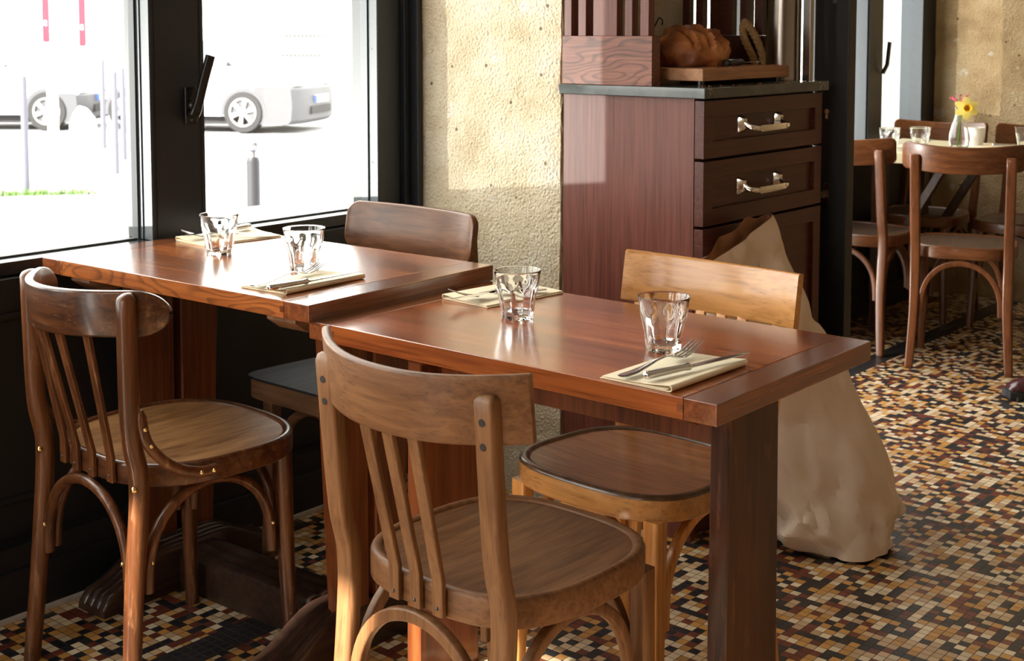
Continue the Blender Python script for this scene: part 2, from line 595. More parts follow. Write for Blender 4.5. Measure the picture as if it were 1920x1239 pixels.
M_steelbrush = plain('brushed_steel', (0.30, 0.26, 0.23), 0.22, 1.0, var=0.1, vscale=8)
M_brass = plain('brass', (0.78, 0.56, 0.26), 0.22, 1.0)
M_screw = plain('dark_screw', (0.10, 0.09, 0.08), 0.35, 0.9)
M_hole = plain('screw_hole', (0.012, 0.009, 0.007), 0.8)
M_napkin = plain('cream_paper_napkin', (0.93, 0.82, 0.60), 0.85, spec=0.2, var=0.03, vscale=200, bump=0.15)
M_board = wood('cutting_board_beech', (0.40, 0.185, 0.088), (0.58, 0.31, 0.165), 0.5, 'y', 70)
M_bread = bread_mat('bread_crust')
M_blackplastic = plain('black_handle', (0.012, 0.012, 0.012), 0.2)
M_rope = plain('hemp_rope', (0.42, 0.26, 0.11), 0.9, var=0.25, vscale=160, bump=0.6)
M_bag = paper('kraft_paper_outside', (0.72, 0.585, 0.47))
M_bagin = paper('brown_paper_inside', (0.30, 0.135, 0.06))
M_cream = plain('cream_table_top', (0.70, 0.64, 0.42), 0.4, var=0.04, vscale=10)
M_white = plain('white_porcelain', (0.82, 0.80, 0.78), 0.3)
M_petal = plain('pale_yellow_petal', (0.86, 0.74, 0.20), 0.6)
M_corona = plain('deep_yellow_trumpet', (0.85, 0.50, 0.02), 0.6)
M_stem = plain('green_stem', (0.15, 0.30, 0.05), 0.6)
M_pink = plain('pink_buds', (0.55, 0.06, 0.14), 0.6)
M_leather = plain('burgundy_leather', (0.055, 0.016, 0.020), 0.22, var=0.2, vscale=20)
M_sole = plain('black_rubber_sole', (0.020, 0.024, 0.028), 0.7)
M_street = plain('pale_pavement', (0.30, 0.305, 0.32), 0.85, var=0.10, vscale=1.2)
M_road = plain('grey_asphalt', (0.24, 0.245, 0.26), 0.8, var=0.08, vscale=2.0)
M_grass = plain('grass', (0.08, 0.15, 0.035), 0.9, var=0.3, vscale=40)
M_bollardnear = plain('dark_painted_iron', (0.022, 0.022, 0.028), 0.5)
M_bollardhazed = plain('hazed_painted_iron', (0.075, 0.075, 0.10), 0.5)  # far posts: haze put into the paler iron colour
M_bollardsteel = plain('steel_ball', (0.30, 0.30, 0.33), 0.25, 0.8)
M_carwhite = plain('white_car_paint', (0.80, 0.80, 0.80), 0.3, coat=0.5)
M_cargrey = plain('grey_bumper_plastic', (0.050, 0.051, 0.060), 0.55)
M_carglass = plain('car_window', (0.060, 0.072, 0.080), 0.5, spec=0.1)
M_tyre = plain('tyre_rubber', (0.012, 0.012, 0.014), 0.8)
M_rim = plain('alloy_wheel', (0.30, 0.29, 0.27), 0.35, 0.3)
M_headlamp = plain('headlamp', (0.75, 0.76, 0.78), 0.1)
M_plate = plain('number_plate', (0.80, 0.82, 0.85), 0.5)
M_plateblue = plain('plate_blue', (0.08, 0.15, 0.5), 0.5)
M_facade = plain('white_facade', (0.74, 0.73, 0.70), 0.9, var=0.04, vscale=1)
M_facadewin = plain('facade_opening', (0.07, 0.074, 0.075), 0.8, spec=0.1)
M_banner = plain('red_banner', (0.35, 0.010, 0.028), 0.8)
M_planter = plain('pale_concrete', (0.50, 0.46, 0.40), 0.9, var=0.1)
M_bin = plain('translucent_bag', (0.50, 0.68, 0.64), 0.5)

# ------------------------------------------------------------------ mesh helpers


def finish(name, bm, mat, parent=None, loc=None, rotz=0.0, smooth=35.0):
    bmesh.ops.recalc_face_normals(bm, faces=bm.faces)
    me = bpy.data.meshes.new(name)
    bm.to_mesh(me)
    bm.free()
    mats = mat if isinstance(mat, (list, tuple)) else [mat]
    for mm in mats:
        me.materials.append(mm)
    for p in me.polygons:
        p.use_smooth = True
    me.set_sharp_from_angle(angle=radians(smooth))
    o = bpy.data.objects.new(name, me)
    COL.objects.link(o)
    if smooth <= 35.0:
        wnm = o.modifiers.new('weighted_normal', 'WEIGHTED_NORMAL')
        wnm.keep_sharp = True
        wnm.weight = 80
    if parent:
        o.parent = parent
    if loc is not None:
        o.location = loc
    if rotz:
        o.rotation_euler = (0, 0, rotz)
    return o


def tag(o, label=None, cat=None, group=None, kind=None):
    if label:
        o['label'] = label
    if cat:
        o['category'] = cat
    if group:
        o['group'] = group
    if kind:
        o['kind'] = kind
    return o


def thing(name, label, cat, loc=(0, 0, 0), rotz=0.0, group=None):
    o = bpy.data.objects.new(name, None)
    o.empty_display_size = 0.05
    COL.objects.link(o)
    o.location = loc
    o.rotation_euler = (0, 0, rotz)
    return tag(o, label, cat, group)


def struct(name, bm, mat, parent=None, **kw):
    o = finish(name, bm, mat, parent, **kw)
    if parent is None:
        o['kind'] = 'structure'
    return o


def children(o):
    return [c for c in bpy.data.objects if c.parent == o]


def copy_tree(o, parent=None):
    c = o.copy()
    COL.objects.link(c)
    c.parent = parent
    for ch in children(o):
        copy_tree(ch, c)
    return c


def dup(o, loc, rotz, label, group=None):
    c = copy_tree(o)
    c.location = loc
    c.rotation_euler = (0, 0, rotz)
    c['label'] = label
    if group:
        c['group'] = group
    return c


def B():
    return bmesh.new()


def box(bm, x0, x1, y0, y1, z0, z1, bev=0.0, seg=2, mi=0):
    r = bmesh.ops.create_cube(bm, size=1.0)
    vs = r['verts']
    for v in vs:
        v.co = Vector(((x0 + x1) / 2 + v.co.x * (x1 - x0), (y0 + y1) / 2 + v.co.y * (y1 - y0), (z0 + z1) / 2 + v.co.z * (z1 - z0)))
    if bev > 0:
        es = list({e for v in vs for e in v.link_edges})
        rr = bmesh.ops.bevel(bm, geom=es, offset=bev, segments=seg, affect='EDGES', profile=0.5)
        fs = rr['faces']
    if mi:
        for v in vs:
            if v.is_valid:
                for f in v.link_faces:
                    f.material_index = mi
    return bm


def loft(bm, rings, cap0=True, cap1=True, closed=True, mi=0):
    vr = [[bm.verts.new(p) for p in ring] for ring in rings]
    n = len(rings[0])
    rng = n if closed else n - 1
    for a, b in zip(vr[:-1], vr[1:]):
        for i in range(rng):
            j = (i + 1) % n
            f = bm.faces.new((a[i], a[j], b[j], b[i]))
            f.material_index = mi
    if cap0:
        f = bm.faces.new(list(reversed(vr[0])))
        f.material_index = mi
    if cap1:
        f = bm.faces.new(vr[-1])
        f.material_index = mi
    return vr


def circ(r, n=12, ry=None):
    ry = r if ry is None else ry
    return [(r * cos(2 * pi * i / n), ry * sin(2 * pi * i / n)) for i in range(n)]


def rrect(w, h, r, seg=3):
    pts = []
    for cx, cy, a0 in ((w / 2 - r, h / 2 - r, 0), (-w / 2 + r, h / 2 - r, 90), (-w / 2 + r, -h / 2 + r, 180), (w / 2 - r, -h / 2 + r, 270)):
        for k in range(seg + 1):
            a = radians(a0 + 90 * k / seg)
            pts.append((cx + r * cos(a), cy + r * sin(a)))
    return pts


def sweep(bm, path, prof, scales=None, up=(0, 0, 1), caps=True, mi=0):
    """profile x runs along the 'side' vector, profile y along 'up' (made square to the path)"""
    path = [Vector(p) for p in path]
    n = len(path)
    rings = []
    for i, p in enumerate(path):
        t = (path[min(i + 1, n - 1)] - path[max(i - 1, 0)]).normalized()
        u = Vector(up)
        u = (u - t * u.dot(t))
        if u.length < 1e-4:
            u = Vector((0, 1, 0)) - t * t.y
        u.normalize()
        s = t.cross(u).normalized()
        k = scales[i] if scales else 1.0
        if not isinstance(k, (tuple, list)):
            k = (k, k)
        rings.append([p + s * (a * k[0]) + u * (b * k[1]) for a, b in prof])
    loft(bm, rings, caps, caps, mi=mi)
    return bm


def spline(pts, n=24):
    pts = [Vector(p) for p in pts]
    out = []
    m = len(pts) - 1
    for i in range(n + 1):
        u = i / n * m
        k = min(int(u), m - 1)
        t = u - k
        p0 = pts[k - 1] if k > 0 else pts[k] * 2 - pts[k + 1]
        p1, p2 = pts[k], pts[k + 1]
        p3 = pts[k + 2] if k + 2 <= m else pts[k + 1] * 2 - pts[k]
        out.append(0.5 * ((2 * p1) + (-p0 + p2) * t + (2 * p0 - 5 * p1 + 4 * p2 - p3) * t * t + (-p0 + 3 * p1 - 3 * p2 + p3) * t ** 3))
    return out


def lathe(bm, prof, n=32, center=(0, 0, 0), rfun=None, cap0=False, cap1=False, mi=0):
    c = Vector(center)
    rings = []
    for r, z in prof:
        ring = []
        for i in range(n):
            a = 2 * pi * i / n
            rr = r * (rfun(a, z) if rfun else 1.0)
            ring.append(c + Vector((rr * cos(a), rr * sin(a), z)))
        rings.append(ring)
    loft(bm, rings, cap0, cap1, mi=mi)
    return bm


def ball(bm, c, r, u=12, v=8, sz=1.0):
    res = bmesh.ops.create_uvsphere(bm, u_segments=u, v_segments=v, radius=r)
    for w in res['verts']:
        w.co = Vector((w.co.x, w.co.y, w.co.z * sz)) + Vector(c)
    return bm


def cyl(bm, p0, p1, r, n=12, r1=None):
    p0, p1 = Vector(p0), Vector(p1)
    sweep(bm, [p0, p1], circ(1.0, n), [r, r if r1 is None else r1], up=(0.13, 0.31, 0.94))
    return bm


def outline(a, b, n, tp, cnt=72):
    out = []
    for i in range(cnt):
        t = 2 * pi * i / cnt
        x = a * math.copysign(abs(cos(t)) ** (2 / n), cos(t))
        y = b * math.copysign(abs(sin(t)) ** (2 / n), sin(t))
        out.append((x * (1 + tp * y / b), y))
    return out


# ------------------------------------------------------------------ the room
ZC = 3.1
bm = B()
box(bm, -0.02, 5.2, -3.70, 4.9, -0.12, 0.0)
struct('floor', bm, M_floor)
bm = B()
box(bm, -0.4, 5.2, -3.70, 4.9, ZC, ZC + 0.12)
struct('ceiling', bm, M_ceil)

# facade wall under the windows: black panelling with plinth mouldings
bm = B()
box(bm, -0.40, -0.055, -3.70, 1.17, -0.12, 0.722)
box(bm, -0.06, -0.012, -3.70, 1.168, 0.0, 0.155, 0.004)
box(bm, -0.06, -0.001, -3.70, 1.168, 0.0, 0.105, 0.004)
for y0, y1 in ((-3.0, -1.6), (-1.5, -0.75), (-0.65, 0.35), (0.45, 1.10)):
    for a, b_, c, d in ((y0, y1, 0.235, 0.25), (y0, y1, 0.635, 0.65), (y0, y0 + 0.015, 0.235, 0.65), (y1 - 0.015, y1, 0.235, 0.65)):
        box(bm, -0.06, -0.047, a, b_, c, d, 0.003)
struct('wall_left', bm, M_blackwall)
bm = B()
box(bm, -0.001, 0.008, -3.70, 1.165, 0.0, 0.012, 0.002)
struct('baseboard_left', bm, M_mortar)
# the wall over the windows and over the entrance, and the panel below the rear window
bm = B()
box(bm, -0.40, -0.05, -3.70, 4.62, 2.62, ZC)
struct('wall_upper', bm, M_plaster)
bm = B()
box(bm, -0.40, 0.02, 3.62, 4.62, -0.12, 0.745)
box(bm, 0.0, 0.035, 3.62, 4.62, 0.0, 0.11, 0.004)
struct('wall_left_rear', bm, M_blackwall)
# sill
bm = B()
box(bm, -0.40, -0.078, -3.70, 1.165, 0.725, 0.755, 0.003)
struct('trim_1', bm, M_sill)

XG = -0.135   # glass plane
XF = -0.078   # front of the window frames


def post(bm, y0, y1, xf=XF, z0=0.755, z1=2.62):
    box(bm, XG - 0.05, xf, y0, y1, z0, z1, 0.002)


# window 1: the fixed panes on the left (the frame runs on out of the picture)
bm = B()
post(bm, -0.82, -0.70)
post(bm, -2.04, -1.92)
post(bm, -3.30, -3.16)
box(bm, XG - 0.05, XF, -3.70, 0.30, 2.54, 2.62, 0.002)
w1 = struct('window_1', bm, M_black)
bm = B()
box(bm, XG - 0.006, XG, -3.16, -2.04, 0.75, 2.56)
box(bm, XG - 0.006, XG, -1.92, -0.82, 0.75, 2.56)
struct('pane', bm, M_pane, w1)
bm = B()
box(bm, XG - 0.006, XG, -0.70, 0.302, 0.75, 2.56)
struct('pane', bm, M_pane, w1)
bm = B()
box(bm, XG - 0.012, XG + 0.006, -0.70, 0.30, 0.754, 0.759)
box(bm, XG - 0.012, XG + 0.010, 0.292, 0.302, 0.755, 2.56)
struct('gasket', bm, M_gasket, w1)

# window 2: opening sash with its handle
bm = B()
post(bm, 0.305, 0.368)
post(bm, 0.372, 0.456)
box(bm, XG - 0.05, XF, 0.366, 0.374, 0.755, 2.62)
for q in (0.316, 0.446):
    box(bm, XF - 0.002, XF + 0.002, q - 0.002, q + 0.002, 0.76, 2.60)
box(bm, XG - 0.05, XF, 1.044, 1.127, 0.755, 2.62, 0.002)
box(bm, XG - 0.05, XF + 0.016, 1.129, 1.150, 0.755, 2.62, 0.002)
box(bm, XG - 0.05, XF + 0.045, 1.152, 1.172, 0.735, 2.62, 0.002)
box(bm, XG - 0.05, XF, 0.30, 1.16, 2.54, 2.62, 0.002)
w2 = struct('window_2', bm, M_black)
bm = B()
box(bm, XG - 0.004, XF - 0.001, 0.3005, 0.3055, 0.757, 2.54)
box(bm, XG - 0.004, XG + 0.022, 0.2975, 0.3035, 0.757, 2.54)
struct('frame_reveal', bm, M_greyframe, w2)
bm = B()
box(bm, XG - 0.004, XF - 0.001, 1.0385, 1.0445, 0.757, 2.54)
box(bm, XG - 0.004, XG + 0.022, 1.034, 1.040, 0.757, 2.54)
for z in (0.885, 1.20, 1.9):
    cyl(bm, (-0.10, 1.0385, z), (-0.10, 1.0375, z), 0.003, 8)
struct('frame_reveal', bm, M_greyframe, w2)
bm = B()
box(bm, XG - 0.006, XG, 0.45, 1.05, 0.75, 2.56)
struct('pane', bm, M_pane, w2)
bm = B()
box(bm, XG - 0.012, XG + 0.006, 0.456, 1.04, 0.754, 0.759)
struct('gasket', bm, M_gasket, w2)
bm = B()
sweep(bm, [(XF + 0.004, 0.412, 1.028), (XF + 0.004, 0.412, 1.115)], rrect(0.034, 0.008, 0.0035), up=(1, 0, 0))
ball(bm, (XF + 0.012, 0.412, 1.072), 0.014)
sweep(bm, spline([(XF + 0.030, 0.402, 1.048), (XF + 0.034, 0.411, 1.072), (XF + 0.036, 0.428, 1.13), (XF + 0.040, 0.446, 1.19)], 12), rrect(0.026, 0.016, 0.006), [1.0] * 4 + [0.9] * 9, up=(1, 0, 0))
cyl(bm, (XF, 0.412, 1.072), (XF + 0.034, 0.412, 1.072), 0.010)
struct('handle', bm, M_blackplastic, w2)
bm = B()
ball(bm, (XF + 0.008, 0.412, 1.036), 0.0045, 8, 6)
struct('screw', bm, M_screw, w2)

# window 3: the rear dining area
X3 = 0.022
bm = B()
for y0, y1 in ((3.60, 3.65), (3.90, 4.05), (4.485, 4.64)):
    box(bm, X3 - 0.11, X3, y0, y1, 0.745, 2.62, 0.002)
box(bm, X3 - 0.112, X3 + 0.006, 3.90, 3.975, 0.745, 2.62, 0.002)
box(bm, X3 - 0.11, X3, 3.6, 4.62, 2.54, 2.62)
box(bm, X3 - 0.11, X3, 2.86, 2.92, 0.0, 2.62, 0.002)
box(bm, X3 - 0.11, X3, 2.92, 3.60, 0.0, 0.75, 0.002)
w3 = struct('window_3', bm, M_black)
bm = B()
box(bm, X3 - 0.108, X3 - 0.002, 3.892, 3.901, 0.755, 2.54)
box(bm, X3 - 0.108, X3 - 0.002, 4.478, 4.486, 0.755, 2.54)
struct('frame_reveal', bm, M_greyframe, w3)
bm = B()
box(bm, X3 - 0.066, X3 - 0.06, 3.65, 3.90, 0.745, 2.56)
box(bm, X3 - 0.066, X3 - 0.06, 4.05, 4.485, 0.745, 2.56)
struct('pane', bm, M_pane, w3)
bm = B()
box(bm, X3 - 0.11, X3 + 0.005, 3.60, 4.62, 0.74, 0.757, 0.002)
struct('sill', bm, M_sill, w3)
bm = B()
sweep(bm, [(X3 + 0.014, 4.02, 1.06), (X3 + 0.03, 4.03, 1.10), (X3 + 0.035, 4.04, 1.20)], rrect(0.022, 0.014, 0.005), up=(1, 0, 0))
struct('handle', bm, M_blackplastic, w3)
# outer return of the facade beside the rear window
bm = B()
box(bm, -0.42, X3 - 0.112, 4.50, 4.63, -0.1, ZC)
struct('wall_outer_return', bm, M_facade)


# stone pier with a picked, irregular face
def rough_block(name, x0, x1, y0, y1, z0, z1, mat, amp=0.004, step=0.022, edge=0.010):
    bm = B()
    nx = max(2, int((x1 - x0) / step))
    nz = max(2, int((z1 - z0) / step))
    ny = max(2, int((y1 - y0) / step / 2))

    def grid(f, nu, nv):
        g = [[bm.verts.new(f(i / nu, j / nv)) for i in range(nu + 1)] for j in range(nv + 1)]
        for j in range(nv):
            for i in range(nu):
                bm.faces.new((g[j][i], g[j][i + 1], g[j + 1][i + 1], g[j + 1][i]))

    def disp(p, nrm):
        p = Vector(p)
        k = noise.noise(p * 9) * amp + noise.noise(p * 31) * amp * 0.6
        e = max(0.0, 1 - abs(x1 - p.x) / 0.03) * edge * (0.5 + noise.noise(Vector((0, 0, p.z * 14)))) if nrm[1] < 0 else 0
        q = p + Vector(nrm) * k
        if nrm[1] < 0:
            q.y += max(0, e)
            q.x -= max(0.0, 1 - abs(x1 - p.x) / 0.03) * edge * 0.8 * abs(noise.noise(Vector((3, 1, p.z * 17))))
            for zj in (1.075, 0.60, 0.18, 1.60, 2.1):
                q.y += 0.005 * math.exp(-((p.z - zj) / 0.006) ** 2)
        return q
    grid(lambda u, v: disp((x0 + (x1 - x0) * u, y0, z0 + (z1 - z0) * v), (0, -1, 0)), nx, nz)
    grid(lambda u, v: disp((x1, y0 + (y1 - y0) * u, z0 + (z1 - z0) * v), (1, 0, 0)) - Vector((0.004, 0, 0)), ny, nz)
    grid(lambda u, v: (x1 - (x1 - x0) * u, y1, z0 + (z1 - z0) * v), 2, 2)
    grid(lambda u, v: (x0, y1 - (y1 - y0) * u, z0 + (z1 - z0) * v), 2, 2)
    return struct(name, bm, mat, smooth=80)


rough_block('wall_pier', -0.30, 0.462, 1.174, 1.80, 0.0, ZC, M_stone)
bm = B()
box(bm, 0.459, 0.4705, 1.18, 1.30, 0.0, 2.4)
struct('trim_2', bm, M_mortar_gap)

# rear wall, right wall, wall behind the camera with openings shaped to steer sunbeams and daylight
bm = B()
nx, nz = 90, 60
g = [[bm.verts.new((0.015 + 5.19 * i / nx, 4.625 + 0.005 * noise.noise(Vector((i * 0.6, j * 0.55, 4))) + 0.006 * (abs((ZC * j / nz) % 0.46 - 0.2) < 0.03), ZC * j / nz)) for i in range(nx + 1)] for j in range(nz + 1)]
for j in range(nz):
    for i in range(nx):
        bm.faces.new((g[j][i], g[j][i + 1], g[j + 1][i + 1], g[j + 1][i]))
box(bm, -0.40, 5.2, 4.634, 4.9, -0.1, ZC)
struct('wall_back', bm, M_stone2, smooth=80)
bm = B()
box(bm, 5.2, 5.35, -3.70, 4.9, -0.12, ZC)
struct('wall_right', bm, M_plaster)
bm = B()
box(bm, -0.4, 0.315, -3.86, -3.70, -0.12, ZC)
box(bm, 0.362, 0.60, -3.86, -3.70, -0.12, 2.6)  # unseen strip added so the sun misses the table foot
box(bm, 0.96, 1.30, -3.86, -3.70, -0.12, ZC)
box(bm, 2.20, 5.35, -3.86, -3.70, -0.12, ZC)
box(bm, 0.315, 0.96, -3.86, -3.70, 2.6, ZC)
box(bm, 1.30, 2.20, -3.86, -3.70, 2.6, ZC)
box(bm, 1.30, 2.20, -3.86, -3.70, -0.12, 1.45)
struct('wall_front', bm, M_plaster)

# entrance door leaf standing open beside the cabinet
bm = B()
YD = 1.850
box(bm, 0.826, 0.930, YD, YD + 0.045, 0.005, 2.45, 0.003)
box(bm, 0.02, 0.12, YD, YD + 0.045, 0.005, 2.45, 0.003)
box(bm, 0.12, 0.826, YD + 0.001, YD + 0.044, 0.005, 0.90, 0.002)
box(bm, 0.12, 0.826, YD + 0.001, YD + 0.044, 2.32, 2.45, 0.002)
door = struct('door_1', bm, M_blackwall)
bm = B()
box(bm, 0.12, 0.826, YD + 0.018, YD + 0.026, 0.90, 2.32)
struct('glass', bm, M_doorglass, door)
bm = B()
sweep(bm, [(0.870, YD - 0.003, 1.022), (0.870, YD + 0.002, 1.022)], rrect(0.026, 0.046, 0.012), up=(0, 0, 1))
struct('lock_plate', bm, M_black, door)
bm = B()
cyl(bm, (0.870, YD - 0.006, 1.027), (0.870, YD, 1.027), 0.0075)
box(bm, 0.8665, 0.8735, YD - 0.006, YD, 1.006, 1.025, 0.002)
struct('lock_cylinder', bm, M_brass, door)
bm = B()
box(bm, 0.864, 0.882, YD - 0.006, YD, 0.765, 0.830, 0.002)
box(bm, 0.800, 0.868, YD - 0.030, YD - 0.012, 0.787, 0.807, 0.003)
box(bm, 0.862, 0.870, YD - 0.030, YD - 0.002, 0.787, 0.807, 0.002)
struct('door_latch', bm, M_steelbrush, door)
bm = B()
box(bm, 0.880, 0.892, YD - 0.001, YD, 1.325, 1.352)
struct('sticker', bm, plain('pale_sticker', (0.10, 0.11, 0.13), 0.4), door)

# ------------------------------------------------------------------ the two dining tables
HA, HB, TT = 0.76, 0.7288, 0.033


def tabletop(t, w, d, h, mtop, mend, medge, endw):
    bm = B()
    box(bm, endw + 0.0004, w - endw - 0.0004, 0, d, h - TT, h, 0.0018)
    top = finish('tabletop', bm, mtop, t)
    top.data.materials.append(medge)
    for p in top.data.polygons:
        if abs(p.normal.z) < 0.5:
            p.material_index = 1
    for x0, x1, s in ((0, endw, 1), (w - endw, w, -1)):
        bm = B()
        box(bm, x0, x1, 0, d, h - TT, h, 0.0022)
        e = finish('end_board', bm, mend, t)
        # tongue of the joint that shows on the long edges
        xx = x1 if s > 0 else x0
        for yy in (-0.0004, d - 0.012):
            bm = B()
            box(bm, min(xx, xx + s * 0.010), max(xx, xx + s * 0.010), yy, yy + 0.0124, h - TT * 0.66, h - TT * 0.30)
            finish('joint_tongue', bm, mend, e)


tA = thing('dining_table', 'higher oak dining table standing at the window sill', 'table', (-0.0547, 0.0, 0), 0.0362)
tabletop(tA, 0.8357, 0.5282, HA, M_tableA, M_tableEnd, M_tableA_edge, 0.066)
# cleats under the top
for x0, x1 in ((0.062, 0.128), (0.690, 0.768)):
    bm = B()
    rings = []
    for y, zb in ((0.030, 0.712), (0.062, 0.690), (0.466, 0.690), (0.498, 0.712)):
        rings.append([(x0, y, zb), (x1, y, zb), (x1, y, HA - TT), (x0, y, HA - TT)])
    loft(bm, rings)
    finish('cleat', bm, M_cleat, tA)


def plank(bm, x0, x1, y0t, y1t, y0b, y1b, zb, zt, bev=0.003):
    rings = []
    for k in range(9):
        u = k / 8
        z = zb + (zt - zb) * u
        ya = y0b + (y0t - y0b) * u
        yb = y1b + (y1t - y1b) * u
        b_ = 0.003
        rings.append([(x0 + b_, ya, z), (x1 - b_, ya, z), (x1, ya + b_, z), (x1, yb - b_, z), (x1 - b_, yb, z), (x0 + b_, yb, z), (x0, yb - b_, z), (x0, ya + b_, z)])
    loft(bm, rings)


for x0 in (0.088, 0.700):
    for s in (-1, 1):
        bm = B()
        yc = 0.262
        a, b_ = yc + s * 0.010, yc + s * 0.122
        a2, b2 = yc + s * 0.010, yc + s * 0.092
        plank(bm, x0, x0 + 0.036, min(a, b_), max(a, b_), min(a2, b2), max(a2, b2), 0.07, 0.690)
        finish('leg', bm, M_leg, tA)


def reeded_foot(bm, path_len, w, zs, axis, c0, nr=4):
    """ridged sledge foot: cross section with rounded reeds, height follows zs(u)"""
    K = 28
    rings = []
    for k in range(K + 1):
        u = k / K
        ztop = zs(u)
        pts = []
        cnt = 33
        endk = 1.0
        for i in range(cnt):
            s = i / (cnt - 1)
            reed = abs(sin(pi * nr * s)) ** 0.6
            z = ztop - 0.007 + 0.007 * reed
            if s in (0.0, 1.0):
                z = ztop - 0.012
            pts.append(((s - 0.5) * w * endk, max(z, 0.006)))
        pts += [(0.5 * w, 0.0), (-0.5 * w, 0.0)]
        ring = []
        for a, z in pts:
            if axis == 'y':
                ring.append((c0[0] + a, c0[1] + path_len * u, z))
            else:
                ring.append((c0[0] + path_len * u, c0[1] - a, z))
        rings.append(ring)
    loft(bm, rings)


def foot_profile(u):
    v = abs(u - 0.5) * 2
    if v > 0.97:
        return 0.022
    if v < 0.28:
        return 0.105
    t = (v - 0.28) / 0.69
    t = t * t * (3 - 2 * t)
    return 0.105 - 0.062 * t


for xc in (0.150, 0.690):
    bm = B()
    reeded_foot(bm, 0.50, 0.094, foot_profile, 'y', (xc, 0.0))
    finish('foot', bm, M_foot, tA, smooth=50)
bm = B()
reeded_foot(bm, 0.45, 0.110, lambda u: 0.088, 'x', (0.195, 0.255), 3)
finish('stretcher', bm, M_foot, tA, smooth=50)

tB = thing('dining_table', 'lower mahogany dining table set end to end with the oak one', 'table', (0.7678, 0.0412, 0), 0.0065)
tabletop(tB, 0.8508, 0.5008, HB, M_tableB, M_tableEnd, M_tableB, 0.056)
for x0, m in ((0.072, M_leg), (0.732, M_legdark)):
    bm = B()
    plank(bm, x0, x0 + 0.035, 0.180, 0.336, 0.172, 0.344, 0.0, HB - TT)
    lg = finish('leg', bm, m, tB)
    if x0 > 0.5:
        bm = B()
        cyl(bm, (x0 + 0.034, 0.246, 0.66), (x0 + 0.0375, 0.246, 0.66), 0.006)
        finish('bolt', bm, M_screw, lg)
for x0 in (0.112, 0.690):
    bm = B()
    rings = []
    for y, zb in ((0.09, HB - TT - 0.02), (0.15, HB - TT - 0.055), (0.35, HB - TT - 0.055), (0.41, HB - TT - 0.02)):
        rings.append([(x0, y, zb), (x0 + 0.036, y, zb), (x0 + 0.036, y, HB - TT), (x0, y, HB - TT)])
    loft(bm, rings)
    finish('cleat', bm, M_leg, tB)
bm = B()
box(bm, 0.107, 0.732, 0.235, 0.262, 0.585, 0.640, 0.002)
finish('stretcher', bm, M_leg, tB)

# ------------------------------------------------------------------ chairs


